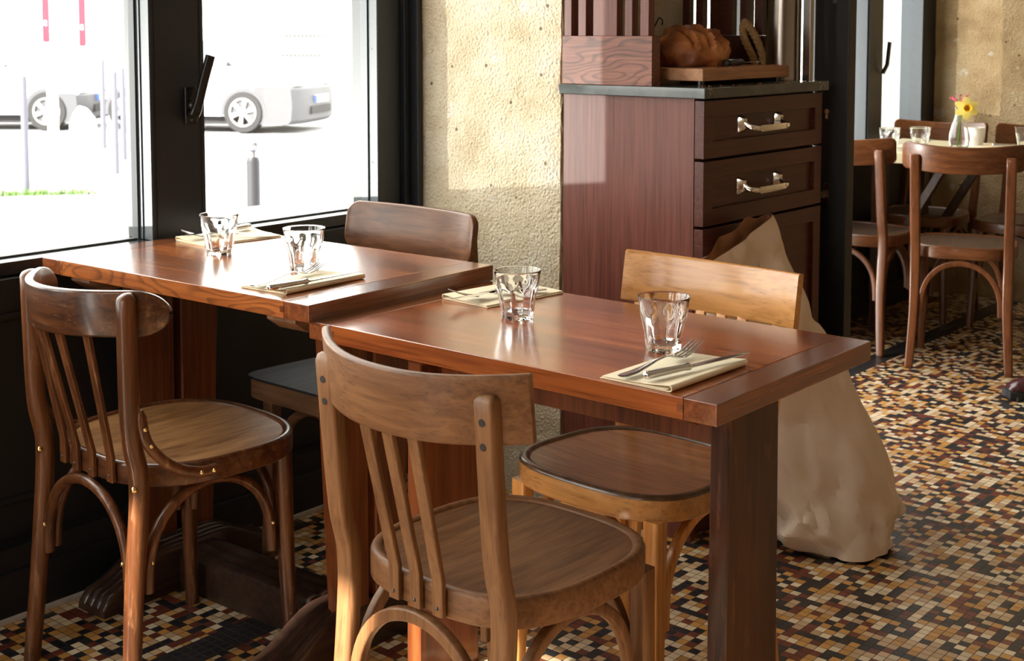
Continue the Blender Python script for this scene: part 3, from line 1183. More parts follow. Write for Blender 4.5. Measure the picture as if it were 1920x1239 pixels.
def chair(name, label, S, loc, rotz, group=None):
    t = thing(name, label, 'chair', (loc[0], loc[1], 0), rotz, group)
    a, b, n, tp, zs, ah = S['a'], S['b'], S['n'], S['tp'], S['zs'], S['ah']
    OUT = outline(a, b, n, tp)

    def ins(d, z):
        return [(x * (1 - d / a), y * (1 - d / b), z) for x, y in OUT]
    # seat panel
    bm = B()
    if S.get('flat'):
        loft(bm, [ins(0.002, zs - 0.006), ins(-0.002, zs - 0.004), ins(0.0, zs), ins(0.03, zs), ins(0.10, zs - 0.001)])
        finish('seat', bm, S['m_seat'], t)
        bm = B()
        loft(bm, [ins(0.004, zs - ah), ins(0.004, zs - 0.007), ins(0.030, zs - 0.007), ins(0.030, zs - ah), ins(0.004, zs - ah)], False, False)
        finish('seat_frame', bm, S['m_frame'], t)
    else:
        rings = []
        for d, z in ((0.018, -0.012), (0.018, -0.0045), (0.022, -0.005), (0.05, -0.006), (0.09, -0.008), (0.13, -0.0095), (0.16, -0.010), (0.178, -0.010)):
            rings.append(ins(d, zs + z))
        loft(bm, rings)
        finish('seat', bm, S['m_seat'], t, smooth=60)
        bm = B()
        loft(bm, [ins(0.003, zs - ah), ins(0.0, zs - ah + 0.003), ins(0.0, zs - 0.007), ins(0.002, zs - 0.002), ins(0.006, zs + 0.0005), ins(0.012, zs), ins(0.017, zs - 0.003), ins(0.019, zs - 0.008),
                  ins(0.026, zs - 0.012), ins(0.026, zs - ah), ins(0.003, zs - ah)], False, False)
        sf = finish('seat_frame', bm, [S['m_frame'], S.get('m_rim', S['m_frame'])], t, smooth=40)
        if 'm_rim' in S:
            for p in sf.data.polygons:
                if p.center.z > zs - 0.0065:
                    p.material_index = 1
    # rear posts (one bent piece each: back upright and rear leg)
    R = S['rail']   # dict z, hw, y, sag, h, th, lift
    px, pz = S['px'], S['pz']
    e_ = R.get('exp', 2.3)
    py = R['y'] - R['sag'] * (1 - abs(px / R['hw']) ** e_) - R['th'] / 2 - (S['pr'] if S['round'] else S['pt'] / 2) * 0.98 + R.get('lean', 0.12) * ((R['z'] - R['h'] / 2) - pz + 0.02)
    sx = S.get('sx', px)
    for s in (-1, 1):
        py = S.get('pyo', py)
        pts = [(s * (sx + 0.012), -b - 0.028, 0.0), (s * sx, -b - 0.010, 0.22), (s * sx, -b + 0.006, zs - 0.03), (s * (sx + (px - sx) * 0.3), -b - 0.008 + (py + b) * 0.12, zs + 0.08), (s * px, py, pz)]
        path = spline(pts, 26)
        bm = B()
        if S['round']:
            sc_ = [0.88 + 0.12 * min(1, k / 10) for k in range(27)]
            path = path + [path[-1] + Vector((0, -0.002, 0.008)), path[-1] + Vector((0, -0.003, 0.011))]
            sc_ = sc_[:-1] + [0.98, 0.72, 0.15]
            sc_ = sc_[:len(path)]
            sweep(bm, path, circ(S['pr'], 14), sc_, up=(0, 1, 0))
        else:
            sc_ = [(0.82 + 0.18 * min(1, k / 10), 0.9 + 0.1 * min(1, k / 10)) for k in range(27)]
            path = path + [path[-1] + Vector((0, 0.001, 0.006)), path[-1] + Vector((0, 0.003, 0.009))]
            sc_ = sc_[:-1] + [(1, 1), (0.93, 0.75), (0.8, 0.3)]
            sweep(bm, path, rrect(S['pw'], S['pt'], 0.006), sc_, up=(0, 1, 0))
        p = finish('rear_post', bm, S['m_post'], t, smooth=50)
        if S.get('holes'):
            for dz in (0.028, 0.062):
                bm = B()
                u = (pz - dz)
                k = min(range(len(path)), key=lambda i: abs(path[i].z - u))
                c = path[k]
                cyl(bm, (c.x, c.y - S['pt'] / 2 - 0.0016, u), (c.x, c.y - S['pt'] / 2 + 0.004, u), 0.0055, 12)
                finish('screw_hole', bm, M_hole, p)
        if S.get('brass'):
            bm = B()
            ball(bm, (s * sx + 0.010, -b + 0.006 - S['pr'] * 0.88, zs - 0.028), 0.0065, 10, 6)
            finish('brass_screw', bm, M_brass, p)
    # front legs
    fx, fy = S['fx'], S['fy']
    for s in (-1, 1):
        bm = B()
        pts = [(s * (fx + 0.010), fy + 0.012, 0.0), (s * (fx + 0.003), fy + 0.004, 0.2), (s * fx, fy, zs - ah + 0.004)]
        path = spline(pts, 10)
        if S['round']:
            sweep(bm, path, circ(S['pr'] * 1.02, 14), [0.78 + 0.22 * k / 10 for k in range(11)], up=(0, 1, 0))
        else:
            sweep(bm, path, rrect(0.034, 0.032, 0.006), [0.74 + 0.26 * k / 10 for k in range(11)], up=(0, 1, 0))
        finish('front_leg', bm, S['m_post'], t, smooth=50)

    # arched brackets under the seat
    def arch(p0, p1, zt, zb, prof, up):
        p0, p1 = Vector(p0), Vector(p1)
        path = []
        K = 28
        for k in range(K + 1):
            th = pi * k / K
            u = 0.5 - 0.5 * cos(th)
            w = sin(th) ** 0.75
            q = p0.lerp(p1, u)
            q.z = zb + (zt - zb) * w
            path.append(q)
        bm_ = B()
        sweep(bm_, path, prof, up=up)
        return bm_, path
    zt, zb = zs - ah - 0.012, S['zb']
    pr = circ(0.0105, 10) if S['round'] else rrect(0.020, 0.017, 0.004)
    g = S['pr'] if S['round'] else 0.017
    rear_y = -b - 0.004
    arches = [((-sx + g + 0.006, rear_y, 0), (sx - g - 0.006, rear_y, 0), (0, 1, 0))]
    for s in (-1, 1):
        arches.append(((s * (sx - 0.004), rear_y + g + 0.008, 0), (s * (fx - 0.002), fy - g - 0.010, 0), (1, 0, 0)))
    if S.get('front_arch', True):
        arches.append(((-fx + g + 0.006, fy, 0), (fx - g - 0.006, fy, 0), (0, 1, 0)))
    for p0, p1, up in arches:
        bm, path = arch(p0, p1, zt, zb, pr, up)
        ar = finish('arched_bracket', bm, S['m_post'], t, smooth=50)
        if S.get('brass') or S.get('holes'):
            for q, inw in ((path[2], (Vector(p1) - Vector(p0)).normalized()), (path[-3], (Vector(p0) - Vector(p1)).normalized())):
                side = Vector((0, -0.0105, 0)) if up[1] else Vector((0.0105 if p0[0] > 0 else -0.0105, 0, 0))
                bm = B()
                ball(bm, q + side, 0.0042, 8, 6)
                finish('screw', bm, M_brass if S.get('brass') else M_screw, ar)

    # back rail
    K = 48
    e = R.get('exp', 2.3)

    def ry(u):
        return R['y'] - R['sag'] * (1 - abs(u) ** e)
    outer_rings = []
    for k in range(K + 1):
        u = -cos(pi * k / K)
        x = R['hw'] * u
        y = ry(u)
        du = 0.02
        tx = Vector((R['hw'] * 2 * du, ry(min(1, u + du)) - ry(max(-1, u - du)), 0)).normalized()
        nrm = Vector((-tx.y, tx.x, 0))
        th = R['th'] / 2
        f = 1.0
        rc = R.get('corner', 0.0)
        if rc:
            d = (1 - abs(u)) * R['hw']
            if d < rc:
                f = math.sqrt(max(0.0, 1 - ((rc - d) / rc) ** 2))
        hz = R['h'] / 2
        zc = R['z'] - hz + R.get('lift', 0) * u * u
        h2 = max(hz - rc + rc * f, 0.002) if rc else hz
        ring = []
        lean = R.get('lean', 0.12)
        for (pa, pb) in rrect(2 * th, 2 * h2, min(th * 0.8, 0.005), 3):
            q = Vector((x, y, zc)) + nrm * pa + Vector((0, -pb * lean, pb))
            ring.append(q)
        outer_rings.append(ring)
    bm = B()
    loft(bm, outer_rings)
    finish('back_rail', bm, S['m_rail'], t, smooth=50)
    # slats
    zb0 = R['z'] - R['h'] + 0.004
    for xs in S['slats']:
        u = xs / R['hw']
        bm = B()
        x1 = xs * S.get('slat_in', 0.92)
        yb = -b * (1 - abs(x1 / a) ** n) ** (1 / n) - 0.0055
        zlow = zs - ah + 0.004 if not S.get('flat') else zs - 0.03
        p0 = Vector((x1, yb, zlow))
        p1 = Vector((x1, yb - 0.001, zs + 0.01))
        p2 = Vector((xs, ry(u) + 0.010, zb0))
        path = [p0, p1] + [p1.lerp(p2, k / 6) for k in range(1, 7)]
        sweep(bm, path, rrect(S['slw'], 0.009, 0.002), up=(0, 1, 0))
        sl = finish('back_slat', bm, S['m_post'], t, smooth=50)
        if S.get('slat_screw', True):
            bm = B()
            ball(bm, (x1, yb - 0.0045, zlow + 0.012), 0.003, 8, 6)
            finish('screw', bm, M_screw, sl)
    # curved braces from post to seat side (bentwood chair)
    if S.get('braces'):
        for s in (-1, 1):
            bm = B()
            path = spline([(s * (sx + 0.012), -b + 0.002, zs + 0.115), (s * (sx + 0.021), -b + 0.012, zs + 0.055), (s * (a - 0.008), -b + 0.050, zs + 0.008), (s * (a + 0.000), -b + 0.100, zs - 0.014), (s * (a + 0.006), -b + 0.145, zs - 0.016)], 22)
            sweep(bm, path, circ(0.0105, 10), [0.6] + [1.0] * 21 + [0.5], up=(0, 0, 1))
            br = finish('side_brace', bm, S['m_post'], t, smooth=50)
            for k in (3, 6, 17, 20):
                bm = B()
                ball(bm, path[k] + Vector((s * 0.0100, -0.001, 0.001)), 0.0042, 8, 6)
                finish('brass_screw', bm, M_brass, br)
    return t


SA = dict(a=0.215, b=0.200, n=2.7, tp=0.02, zs=0.457, ah=0.042, round=True, pr=0.0185, px=0.176, py=-0.222, pz=0.775, sx=0.172, fx=0.168, fy=0.130,
          zb=0.225, m_seat=M_seatA, m_frame=M_chairA_rail, m_post=M_chairA, m_rail=M_chairA_rail, brass=True, braces=True, slw=0.021, slats=(-0.093, -0.031, 0.031, 0.093),
          rail=dict(z=0.788, hw=0.212, y=-0.145, sag=0.135, h=0.085, th=0.016, corner=0.042, exp=2.1, lean=0.05))
chair('bentwood_chair', 'dark bentwood chair with round posts and brass screws, nearest the window wall', SA, (0.384, 0.030), -0.05)

SB = dict(a=0.192, b=0.190, n=3.0, tp=0.004, zs=0.457, ah=0.046, round=False, pw=0.036, pt=0.024, px=0.166, py=-0.230, pz=0.757, sx=0.163, fx=0.155, fy=0.140,
          zb=0.21, m_seat=M_seatB, m_frame=M_chairB_rail, m_post=M_chairB, m_rail=M_chairB_rail, holes=True, slw=0.022, slats=(-0.050, 0.0, 0.050),
          pyo=-0.221, rail=dict(z=0.786, hw=0.212, y=-0.180, sag=0.080, h=0.098, th=0.014, lift=0.010, lean=0.10))
chair('bistro_chair', 'brown beech bistro chair in front, back rail with two screw holes in each post', SB, (1.269, 0.006), -0.043)

SC = dict(SB)
SC.pop('pyo')
SC.update(a=0.198, b=0.178, tp=0.05, m_seat=M_seatC, m_frame=M_chairC_rail, m_post=M_chairC, m_rail=M_chairC_rail, m_rim=M_rimdark, holes=False, slats=(-0.075, -0.025, 0.025, 0.075),
          rail=dict(z=0.794, hw=0.207, y=-0.225, sag=0.028, h=0.103, th=0.015, lift=0.004, lean=0.16))
chair('bistro_chair', 'honey coloured chair behind the lower table, before the paper bag', SC, (1.186, 0.471), 3.082)

SD = dict(SB)
SD.pop('pyo')
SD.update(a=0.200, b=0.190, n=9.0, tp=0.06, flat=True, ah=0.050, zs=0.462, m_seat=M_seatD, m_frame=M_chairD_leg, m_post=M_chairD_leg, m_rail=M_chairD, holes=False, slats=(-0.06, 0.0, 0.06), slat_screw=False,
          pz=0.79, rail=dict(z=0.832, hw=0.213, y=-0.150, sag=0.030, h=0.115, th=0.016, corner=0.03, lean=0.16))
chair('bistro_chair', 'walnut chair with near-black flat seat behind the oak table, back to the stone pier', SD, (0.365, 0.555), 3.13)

SE = dict(SB)
SE.pop('pyo')
SE.update(a=0.190, b=0.185, m_seat=M_seatE, m_frame=M_chairE_rail, m_post=M_chairE, m_rail=M_chairE_rail, slats=(), pz=0.79, holes=False,
          rail=dict(z=0.833, hw=0.213, y=-0.190, sag=0.075, h=0.100, th=0.016, corner=0.02, lift=0.014, lean=0.12))
GRP = 'reddish chairs around the rear cream table'
e0 = chair('cafe_chair', 'reddish-brown chair of the rear table, nearest the open black door, half hidden by it', SE, (0.225, 3.45), 0.03, GRP)
dup(e0, (0.665, 3.40, 0), 0.31, 'reddish-brown chair in front of the rear table, its back rail under the flower vase', GRP)
dup(e0, (0.195, 4.10, 0), pi + 0.03, 'reddish-brown chair on the far side of the rear table, beside the rear window', GRP)
dup(e0, (0.640, 4.12, 0), pi - 0.03, 'reddish-brown chair on the far side of the rear table, before the stone wall', GRP)

# ------------------------------------------------------------------ rear table
tR = thing('cafe_table', 'cream topped rear table with dark legs by the back window', 'table', (0.06, 3.50, 0), 0.0)
bm = B()
box(bm, 0, 1.25, 0, 0.69, 0.722, 0.765, 0.004)
finish('tabletop', bm, M_cream, tR)
for x, y in ((0.12, 0.12), (0.12, 0.53), (1.1, 0.12), (1.1, 0.53)):
    bm = B()
    box(bm, x, x + 0.055, y, y + 0.055, 0, 0.722, 0.003)
    finish('leg', bm, M_legdark, tR)
for y in (0.135, 0.55):
    bm = B()
    sweep(bm, [(0.176, y + 0.02, 0.30), (0.42, y + 0.02, 0.715)], rrect(0.035, 0.03, 0.004), up=(0, 1, 0))
    finish('brace', bm, M_legdark, tR)

# ------------------------------------------------------------------ glasses


def tumbler_mesh():
    bm = B()
    nf = 9

    def flute(a, z):
        if z > 0.066 or z < 0.0005:
            k = 0.0
        else:
            k = min(1, (0.066 - z) / 0.010) * min(1.0, z / 0.004 + 0.6)
        return 1.0 - 0.105 * k * (1 - abs(cos(nf * a / 2)) ** 0.8)
    NS = 72
    outer = [(0.0275, 0.0), (0.0292, 0.0015), (0.0297, 0.006), (0.0305, 0.014), (0.0325, 0.028), (0.0352, 0.042), (0.0380, 0.054), (0.0392, 0.061), (0.0398, 0.066), (0.0402, 0.072), (0.0412, 0.080), (0.0428, 0.0865), (0.0434, 0.0880)]
    inner = [(0.0430, 0.0892), (0.0420, 0.0892), (0.0405, 0.0860), (0.0386, 0.080), (0.0374, 0.070), (0.0362, 0.060), (0.0325, 0.045), (0.0290, 0.030), (0.0265, 0.018), (0.0245, 0.0125), (0.018, 0.0105), (0.008, 0.010)]
    rings = []
    for r, z in outer:
        rings.append([(r * flute(2 * pi * i / NS, z) * cos(2 * pi * i / NS), r * flute(2 * pi * i / NS, z) * sin(2 * pi * i / NS), z) for i in range(NS)])
    for r, z in inner:
        rings.append([(r * cos(2 * pi * i / NS), r * sin(2 * pi * i / NS), z) for i in range(NS)])
    loft(bm, rings, True, True)
    return bm


GG = 'fluted glasses on the dining tables'
g0 = finish('tumbler', tumbler_mesh(), M_tumbler, loc=(1.382, 0.268, HB + 0.0004), rotz=0.2, smooth=50)
tag(g0, 'empty fluted glass nearest the camera, beside fork and knife on the lower table', 'glass', GG)
for x, y, z, a, lb in ((1.042, 0.301, HB, 0.5, 'empty fluted glass on the lower table before the far napkin, near the stone pier'),
                       (0.514, 0.253, HA, 0.1, 'empty fluted glass on the higher table, just behind a fork and knife'),
                       (0.211, 0.272, HA, 0.35, 'empty fluted glass on the higher table in front of the black window post')):
    dup(g0, (x, y, z + 0.0004), a, lb, GG)
GR = 'glasses on the rear table'
for x, y, a, lb in ((0.265, 3.60, 0.3, 'leftmost glass on the rear cream table, near the open door'),
                    (0.345, 3.715, 0.0, 'glass on the rear table between leftmost glass and flower vase'),
                    (0.665, 4.02, 0.4, 'glass on the rear table at the right edge of the photo')):
    dup(g0, (x, y, 0.7655), a, lb, GR)

# ------------------------------------------------------------------ napkins


def napkin_mesh(w, l, puff=0.0045):
    """folded napkin: ribbon section across the width, fold roll on +x, extruded along y"""
    prof = []
    r = puff
    prof += [(-w / 2, 0.0008), (0.0, 0.0008), (w / 2 - r, 0.0008)]
    for k in range(1, 8):
        a = -pi / 2 + pi * k / 8
        prof.append((w / 2 - r + r * cos(a), 0.0008 + r + r * sin(a)))
    prof += [(w / 2 - r, 0.0008 + 2 * r), (0.02, 0.0058), (-w / 2 + 0.004, 0.0038)]
    prof2 = [(-w / 2 + 0.003, 0.0020), (0.0, 0.0024), (w / 2 - 2 * r, 0.0032)]
    bm = B()
    th = 0.0011
    for pf in (prof, prof2):
        K = 10
        up, dn = [], []
        n = len(pf)
        for i, (x, z) in enumerate(pf):
            x0, z0 = pf[max(i - 1, 0)]
            x1, z1 = pf[min(i + 1, n - 1)]
            t = Vector((x1 - x0, 0, z1 - z0)).normalized()
            nn = Vector((-t.z, 0, t.x)) * (th / 2)
            up.append((x + nn.x, z + nn.z))
            dn.append((x - nn.x, z - nn.z))
        sec = up + dn[::-1]
        rings = []
        for k in range(K + 1):
            y = -l / 2 + l * k / K
            wob = 0.0006 * sin(k * 1.3)
            rings.append([(x + wob * (z / 0.01), y + 0.002 * sin(x * 40), max(0.0002, z)) for x, z in sec])
        loft(bm, rings)
    return bm


NG = 'folded cream napkins'
nap0 = finish('napkin', napkin_mesh(0.128, 0.208), M_napkin, loc=(1.475, 0.160, HB + 0.0004), rotz=-0.02)
tag(nap0, 'folded cream paper napkin on the near end of the lower table', 'napkin', NG)
dup(nap0, (0.893, 0.437, HB + 0.0004), pi - 0.10, 'folded cream paper napkin at the far edge of the lower table, behind a glass', NG)
dup(nap0, (0.612, 0.165, HA + 0.0004), 0.04, 'folded cream paper napkin at the right end of the higher table', NG)
dup(nap0, (0.056, 0.420, HA + 0.0004), pi - 0.12, 'folded cream paper napkin on the higher table by the window post', NG)

# ------------------------------------------------------------------ cutlery


def fork_mesh():
    bm = B()
    L_ = 0.205
    secs = [(0.0, 0.0065, 0.0035), (0.004, 0.0105, 0.0035), (0.03, 0.0095, 0.0035), (0.06, 0.0062, 0.006), (0.09, 0.0040, 0.010), (0.115, 0.0036, 0.0118), (0.128, 0.0045, 0.0098), (0.136, 0.0085, 0.0068), (0.146, 0.0112, 0.0042), (0.156, 0.0122, 0.0034)]
    rings = []
    for y, w, z in secs:
        t = 0.0013
        rings.append([(w * cos(q), y, z + t * sin(q) + 0.0018 * (abs(cos(q)) ** 2) * (y > 0.13)) for q in [2 * pi * i / 12 for i in range(12)]])
    loft(bm, rings)
    for k in range(4):
        x = -0.0097 + 0.00647 * k
        dz = 0.0018 * (abs(x) / 0.0122) ** 2
        path = spline([(x, 0.154, 0.0034 + dz), (x * 1.02, 0.170, 0.0062 + dz), (x * 1.02, 0.188, 0.0125), (x * 1.02, L_ + 0.003, 0.0205)], 10)
        sweep(bm, path, circ(1.0, 8), [(0.0021, 0.0013)] * 7 + [(0.0019, 0.0012), (0.0017, 0.001), (0.0013, 0.0008), (0.0006, 0.0005)], up=(0, 0, 1))
    return bm


FG, KG = 'forks of the place settings', 'knives of the place settings'
f0 = finish('fork', fork_mesh(), M_steel, loc=(1.452, 0.050, HB + 0.0085), rotz=-0.01, smooth=60)
tag(f0, 'steel fork on the near napkin of the lower table', 'fork', FG)


def aim(p, q):
    return math.atan2(-(q[0] - p[0]), q[1] - p[1])


for p, q, z, lb in (((0.948, 0.500), (0.880, 0.330), HB + 0.0085, 'steel fork on the far napkin of the lower table, tines towards oak table'),
                    ((0.605, 0.045), (0.575, 0.25), HA + 0.0085, 'steel fork on the napkin at the right end of the higher table'),
                    ((0.125, 0.490), (0.035, 0.345), HA + 0.0085, 'steel fork on the napkin by the window post, tines towards the window')):
    dup(f0, (p[0], p[1], z), aim(p, q), lb, FG)


def make_knife(loc, rotz, label):
    t = thing('table_knife', label, 'knife', loc, rotz, KG)
    bm = B()
    rings = []
    for y, w, h in ((0.0, 0.003, 0.003), (0.002, 0.0066, 0.0052), (0.008, 0.0082, 0.0060), (0.02, 0.0080, 0.0058), (0.05, 0.0070, 0.0052), (0.080, 0.0058, 0.0046), (0.086, 0.0072, 0.0058), (0.089, 0.0072, 0.0058), (0.092, 0.0048, 0.0040)):
        rings.append([(w * math.copysign(abs(cos(q)) ** 0.8, cos(q)), y, 0.0062 + h * math.copysign(abs(sin(q)) ** 0.8, sin(q))) for q in [2 * pi * i / 14 for i in range(14)]])
    loft(bm, rings)
    finish('handle', bm, M_steel, t, smooth=50)
    bm = B()
    rings = []
    for y, xa, xb, h in ((0.091, -0.004, 0.004, 0.0022), (0.100, -0.0075, 0.006, 0.0011), (0.14, -0.0082, 0.0062, 0.0009), (0.18, -0.0075, 0.0062, 0.0008), (0.205, -0.0045, 0.0058, 0.0006), (0.218, 0.002, 0.0045, 0.0004)):
        z = 0.0062 + (y - 0.09) * 0.02
        rings.append([(xa, y, z), ((xa + xb) / 2, y, z - h), (xb, y, z - h), (xb + 0.0006, y, z), (xb, y, z + h), ((xa + xb) / 2, y, z + h)])
    loft(bm, rings)
    finish('blade', bm, M_steel, t, smooth=30)
    return t


k0 = make_knife((1.487, 0.060, HB + 0.0105), aim((1.487, 0.060), (1.536, 0.27)), 'steel table knife on the near napkin of the lower table')
dup(k0, (0.908, 0.486, HB + 0.0105), aim((0.908, 0.486), (0.900, 0.27)), 'steel table knife on the napkin at the far edge of the lower table', KG)
dup(k0, (0.662, 0.035, HA + 0.0105), aim((0.662, 0.035), (0.676, 0.25)), 'steel table knife on the napkin at the right end of the higher table', KG)
dup(k0, (0.020, 0.510, HA + 0.0125), aim((0.020, 0.510), (0.050, 0.28)), 'steel table knife on the napkin by the window post', KG)
# rear table settings
for x, y, a, lb in ((0.245, 3.78, 0.3, 'folded napkin beside the leftmost glass on the rear table'), (0.60, 3.93, 1.3, 'folded napkin right of the flower vase on the rear table')):
    dup(nap0, (x, y, 0.7655), a, lb, 'napkins on the rear table')
dup(k0, (0.565, 3.92, 0.7755), -1.15, 'table knife on the napkin right of the flower vase on the rear table', 'rear cutlery')
dup(f0, (0.225, 3.70, 0.7745), -0.5, 'fork on the napkin beside the leftmost glass on the rear table', 'rear cutlery')

# vase with daffodil and pink sprig, white cup
VX, VY, VZ = 0.475, 3.80, 0.7655
bm = B()
po = [(0.018, 0.0), (0.024, 0.002), (0.029, 0.012), (0.0315, 0.030), (0.030, 0.050), (0.024, 0.072), (0.016, 0.095), (0.0125, 0.112), (0.0135, 0.125), (0.0155, 0.130)]
pi_ = [(0.0135, 0.130), (0.0110, 0.122), (0.0100, 0.110), (0.0135, 0.094), (0.021, 0.072), (0.0265, 0.050), (0.0285, 0.030), (0.026, 0.013), (0.018, 0.006), (0.006, 0.005)]
lathe(bm, po + pi_, 32, cap0=True, cap1=True)
v = finish('flower_vase', bm, M_tumbler, loc=(VX, VY, VZ))
v.scale = (1.32, 1.32, 1.32)
tag(v, 'small clear glass bud vase on the rear cream table', 'vase')
fl = thing('daffodil', 'yellow daffodil standing in the bud vase on the rear table', 'flower', (VX, VY, VZ))
fl.scale = (1.32, 1.32, 1.22)
bm = B()
stem = spline([(-0.006, 0.0, 0.010), (0.0, 0.0, 0.07), (0.004, 0.0, 0.13), (0.014, -0.006, 0.143), (0.026, -0.016, 0.140)], 14)
sweep(bm, stem, circ(0.0024, 8), up=(0, 1, 0))
finish('stem', bm, M_stem, fl)
fc = Vector((0.027, -0.018, 0.140))
fd = Vector((0.55, -0.80, 0.10)).normalized()
fu = Vector((0, 0, 1))
fs = fd.cross(fu).normalized()
fu = fs.cross(fd).normalized()
for k in range(6):
    ang = pi / 2 + k * pi / 3
    d = fs * cos(ang) + fu * sin(ang)
    q = fd.cross(d)
    bm = B()
    rings = []
    for r, w in ((0.004, 0.004), (0.012, 0.0095), (0.022, 0.0125), (0.031, 0.0095), (0.038, 0.003)):
        c = fc + d * r + fd * (0.004 - 0.12 * r)
        rings.append([c - q * w + fd * 0.001, c + fd * 0.0016, c + q * w + fd * 0.001, c + q * w, c - fd * 0.0002, c - q * w])
    loft(bm, rings)
    finish('petal', bm, M_petal, fl, smooth=60)
bm = B()
rings = []
for r, h in ((0.005, 0.0), (0.0085, 0.006), (0.0095, 0.014), (0.0125, 0.019), (0.0112, 0.0185), (0.0080, 0.012), (0.004, 0.004)):
    rings.append([fc + fd * h + (fs * cos(2 * pi * i / 18) + fu * sin(2 * pi * i / 18)) * r * (1 + 0.06 * (i % 2)) for i in range(18)])
loft(bm, rings)
finish('trumpet', bm, M_corona, fl)
sp_ = thing('pink_sprig', 'sprig of pink buds behind the daffodil in the vase', 'flower', (VX, VY, VZ))
sp_.scale = (1.32, 1.32, 1.15)
bm = B()
br = spline([(0.002, 0.004, 0.012), (-0.002, 0.006, 0.10), (-0.006, 0.010, 0.150), (-0.012, 0.02, 0.185)], 14)
sweep(bm, br, circ(0.0012, 6), up=(0, 1, 0))
br2 = spline([br[10], (0.004, 0.014, 0.175), (0.016, 0.02, 0.190)], 8)
sweep(bm, br2, circ(0.0010, 6), up=(0, 1, 0))
br3 = spline([br[11], (-0.020, 0.012, 0.172), (-0.034, 0.012, 0.182)], 8)
sweep(bm, br3, circ(0.0010, 6), up=(0, 1, 0))
finish('twig', bm, M_stem, sp_)
bm = B()
for path in (br[9:], br2[2:], br3[2:]):
    for q in path:
        ball(bm, q + Vector((random.uniform(-.004, .004), random.uniform(-.004, .004), random.uniform(-.001, .005))), random.uniform(0.003, 0.0045), 8, 6)
tag(finish('buds', bm, M_pink, sp_), kind='stuff')
bm = B()
lathe(bm, [(0.026, 0.0), (0.0275, 0.002), (0.031, 0.03), (0.0355, 0.072), (0.0365, 0.080), (0.0335, 0.080), (0.029, 0.03), (0.022, 0.006)], 32, cap0=True, cap1=True)
c = finish('cup', bm, M_white, loc=(0.475, 3.98, 0.7655))
tag(c, 'plain white cup behind the flower vase on the rear table', 'cup')

# ------------------------------------------------------------------ cabinet with drawers
YC, XCF = 1.170, 0.893
cab = thing('drawer_cabinet', 'dark stained oak cabinet with nickel drawer pulls, beside the stone pier', 'cabinet', (0.0, 0.0, 0))
bm = B()
box(bm, 0.472, 0.866, YC, YC + 0.022, 0.0, 1.089, 0.001)
finish('side_panel', bm, M_cab, cab)
bm = B()
box(bm, 0.474, 0.862, YC + 0.022, 1.752, 0.08, 1.088)
box(bm, 0.474, 0.845, YC + 0.022, 1.752, 0.0, 0.08)
box(bm, 0.474, 0.866, 1.750, 1.772, 0.0, 1.089, 0.001)
finish('carcass', bm, M_cabfront, cab)


def front(name, z0, z1, handle):
    y0, y1 = YC + 0.001, 1.772
    bm = B()
    fw = 0.040
    x0, x1 = 0.867, XCF
    box(bm, x0, x1, y0, y1, z0, z0 + fw, 0.0015)
    box(bm, x0, x1, y0, y1, z1 - fw, z1, 0.0015)
    box(bm, x0, x1, y0, y0 + fw, z0 + fw - 0.001, z1 - fw + 0.001, 0.0015)
    box(bm, x0, x1, y1 - fw, y1, z0 + fw - 0.001, z1 - fw + 0.001, 0.0015)
    d = finish(name, bm, M_cabfront, cab)
    bm = B()
    box(bm, x0, x1 - 0.011, y0 + fw - 0.004, y1 - fw + 0.004, z0 + fw - 0.004, z1 - fw + 0.004, 0.001)
    finish('panel', bm, M_cabfront, d)
    if handle:
        zc = (z0 + z1) / 2 + 0.004
        yc = (y0 + y1) / 2 - 0.022
        bm = B()
        for s in (-1, 1):
            yy = yc + s * 0.092
            loft(bm, [[(x1 - 0.011, yy + a, zc + b_) for a, b_ in rrect(0.026, 0.044, 0.003)], [(x1 - 0.007, yy + a, zc + b_) for a, b_ in rrect(0.024, 0.042, 0.003)], [(x1 + 0.004, yy + a, zc + 0.004 + b_) for a, b_ in rrect(0.015, 0.022, 0.003)]])
            sweep(bm, spline([(x1 + 0.000, yy, zc + 0.004), (x1 + 0.012, yy - s * 0.003, zc - 0.004), (x1 + 0.026, yy - s * 0.010, zc - 0.008), (x1 + 0.030, yy - s * 0.030, zc - 0.010)], 10), rrect(0.013, 0.013, 0.004), up=(0, 0, 1))
        pth = [(x1 + 0.030 + 0.003 * (1 - ((k - 8) / 8) ** 2), yc - 0.066 + 0.132 * k / 16, zc - 0.010) for k in range(17)]
        sweep(bm, pth, rrect(0.009, 0.018, 0.004), up=(0, 0, 1))
        finish('handle', bm, M_chrome, d, smooth=45)
    return d


front('drawer', 0.945, 1.084, True)
front('drawer', 0.782, 0.938, True)
front('cupboard_door', 0.085, 0.775, False)

bm = B()
box(bm, 0.468, 0.906, 1.152, 1.785, 1.0895, 1.1150, 0.0025)
wt = finish('marble_worktop', bm, M_marble)
tag(wt, 'black veined marble worktop lying on the drawer cabinet', 'worktop')


def slat_screen(label, y0, mslat, mbase):
    t = thing('slatted_screen', label, 'screen', (0, y0, 1.1152), 0, 'slatted oak screens on the worktop')
    bm = B()
    box(bm, 0.472, 0.748, 0.0, 0.036, 0.0, 0.122, 0.0012)
    finish('base_rail', bm, mbase, t)
    for x0, x1 in ((0.476, 0.498), (0.520, 0.544), (0.567, 0.640), (0.664, 0.686), (0.710, 0.735)):
        bm = B()
        box(bm, x0, x1, 0.004, 0.030, 0.1222, 1.30, 0.0012)
        finish('slat', bm, mslat, t)
    bm = B()
    box(bm, 0.472, 0.748, 0.0, 0.036, 1.30, 1.36, 0.0012)
    finish('top_rail', bm, mbase, t)
    return t


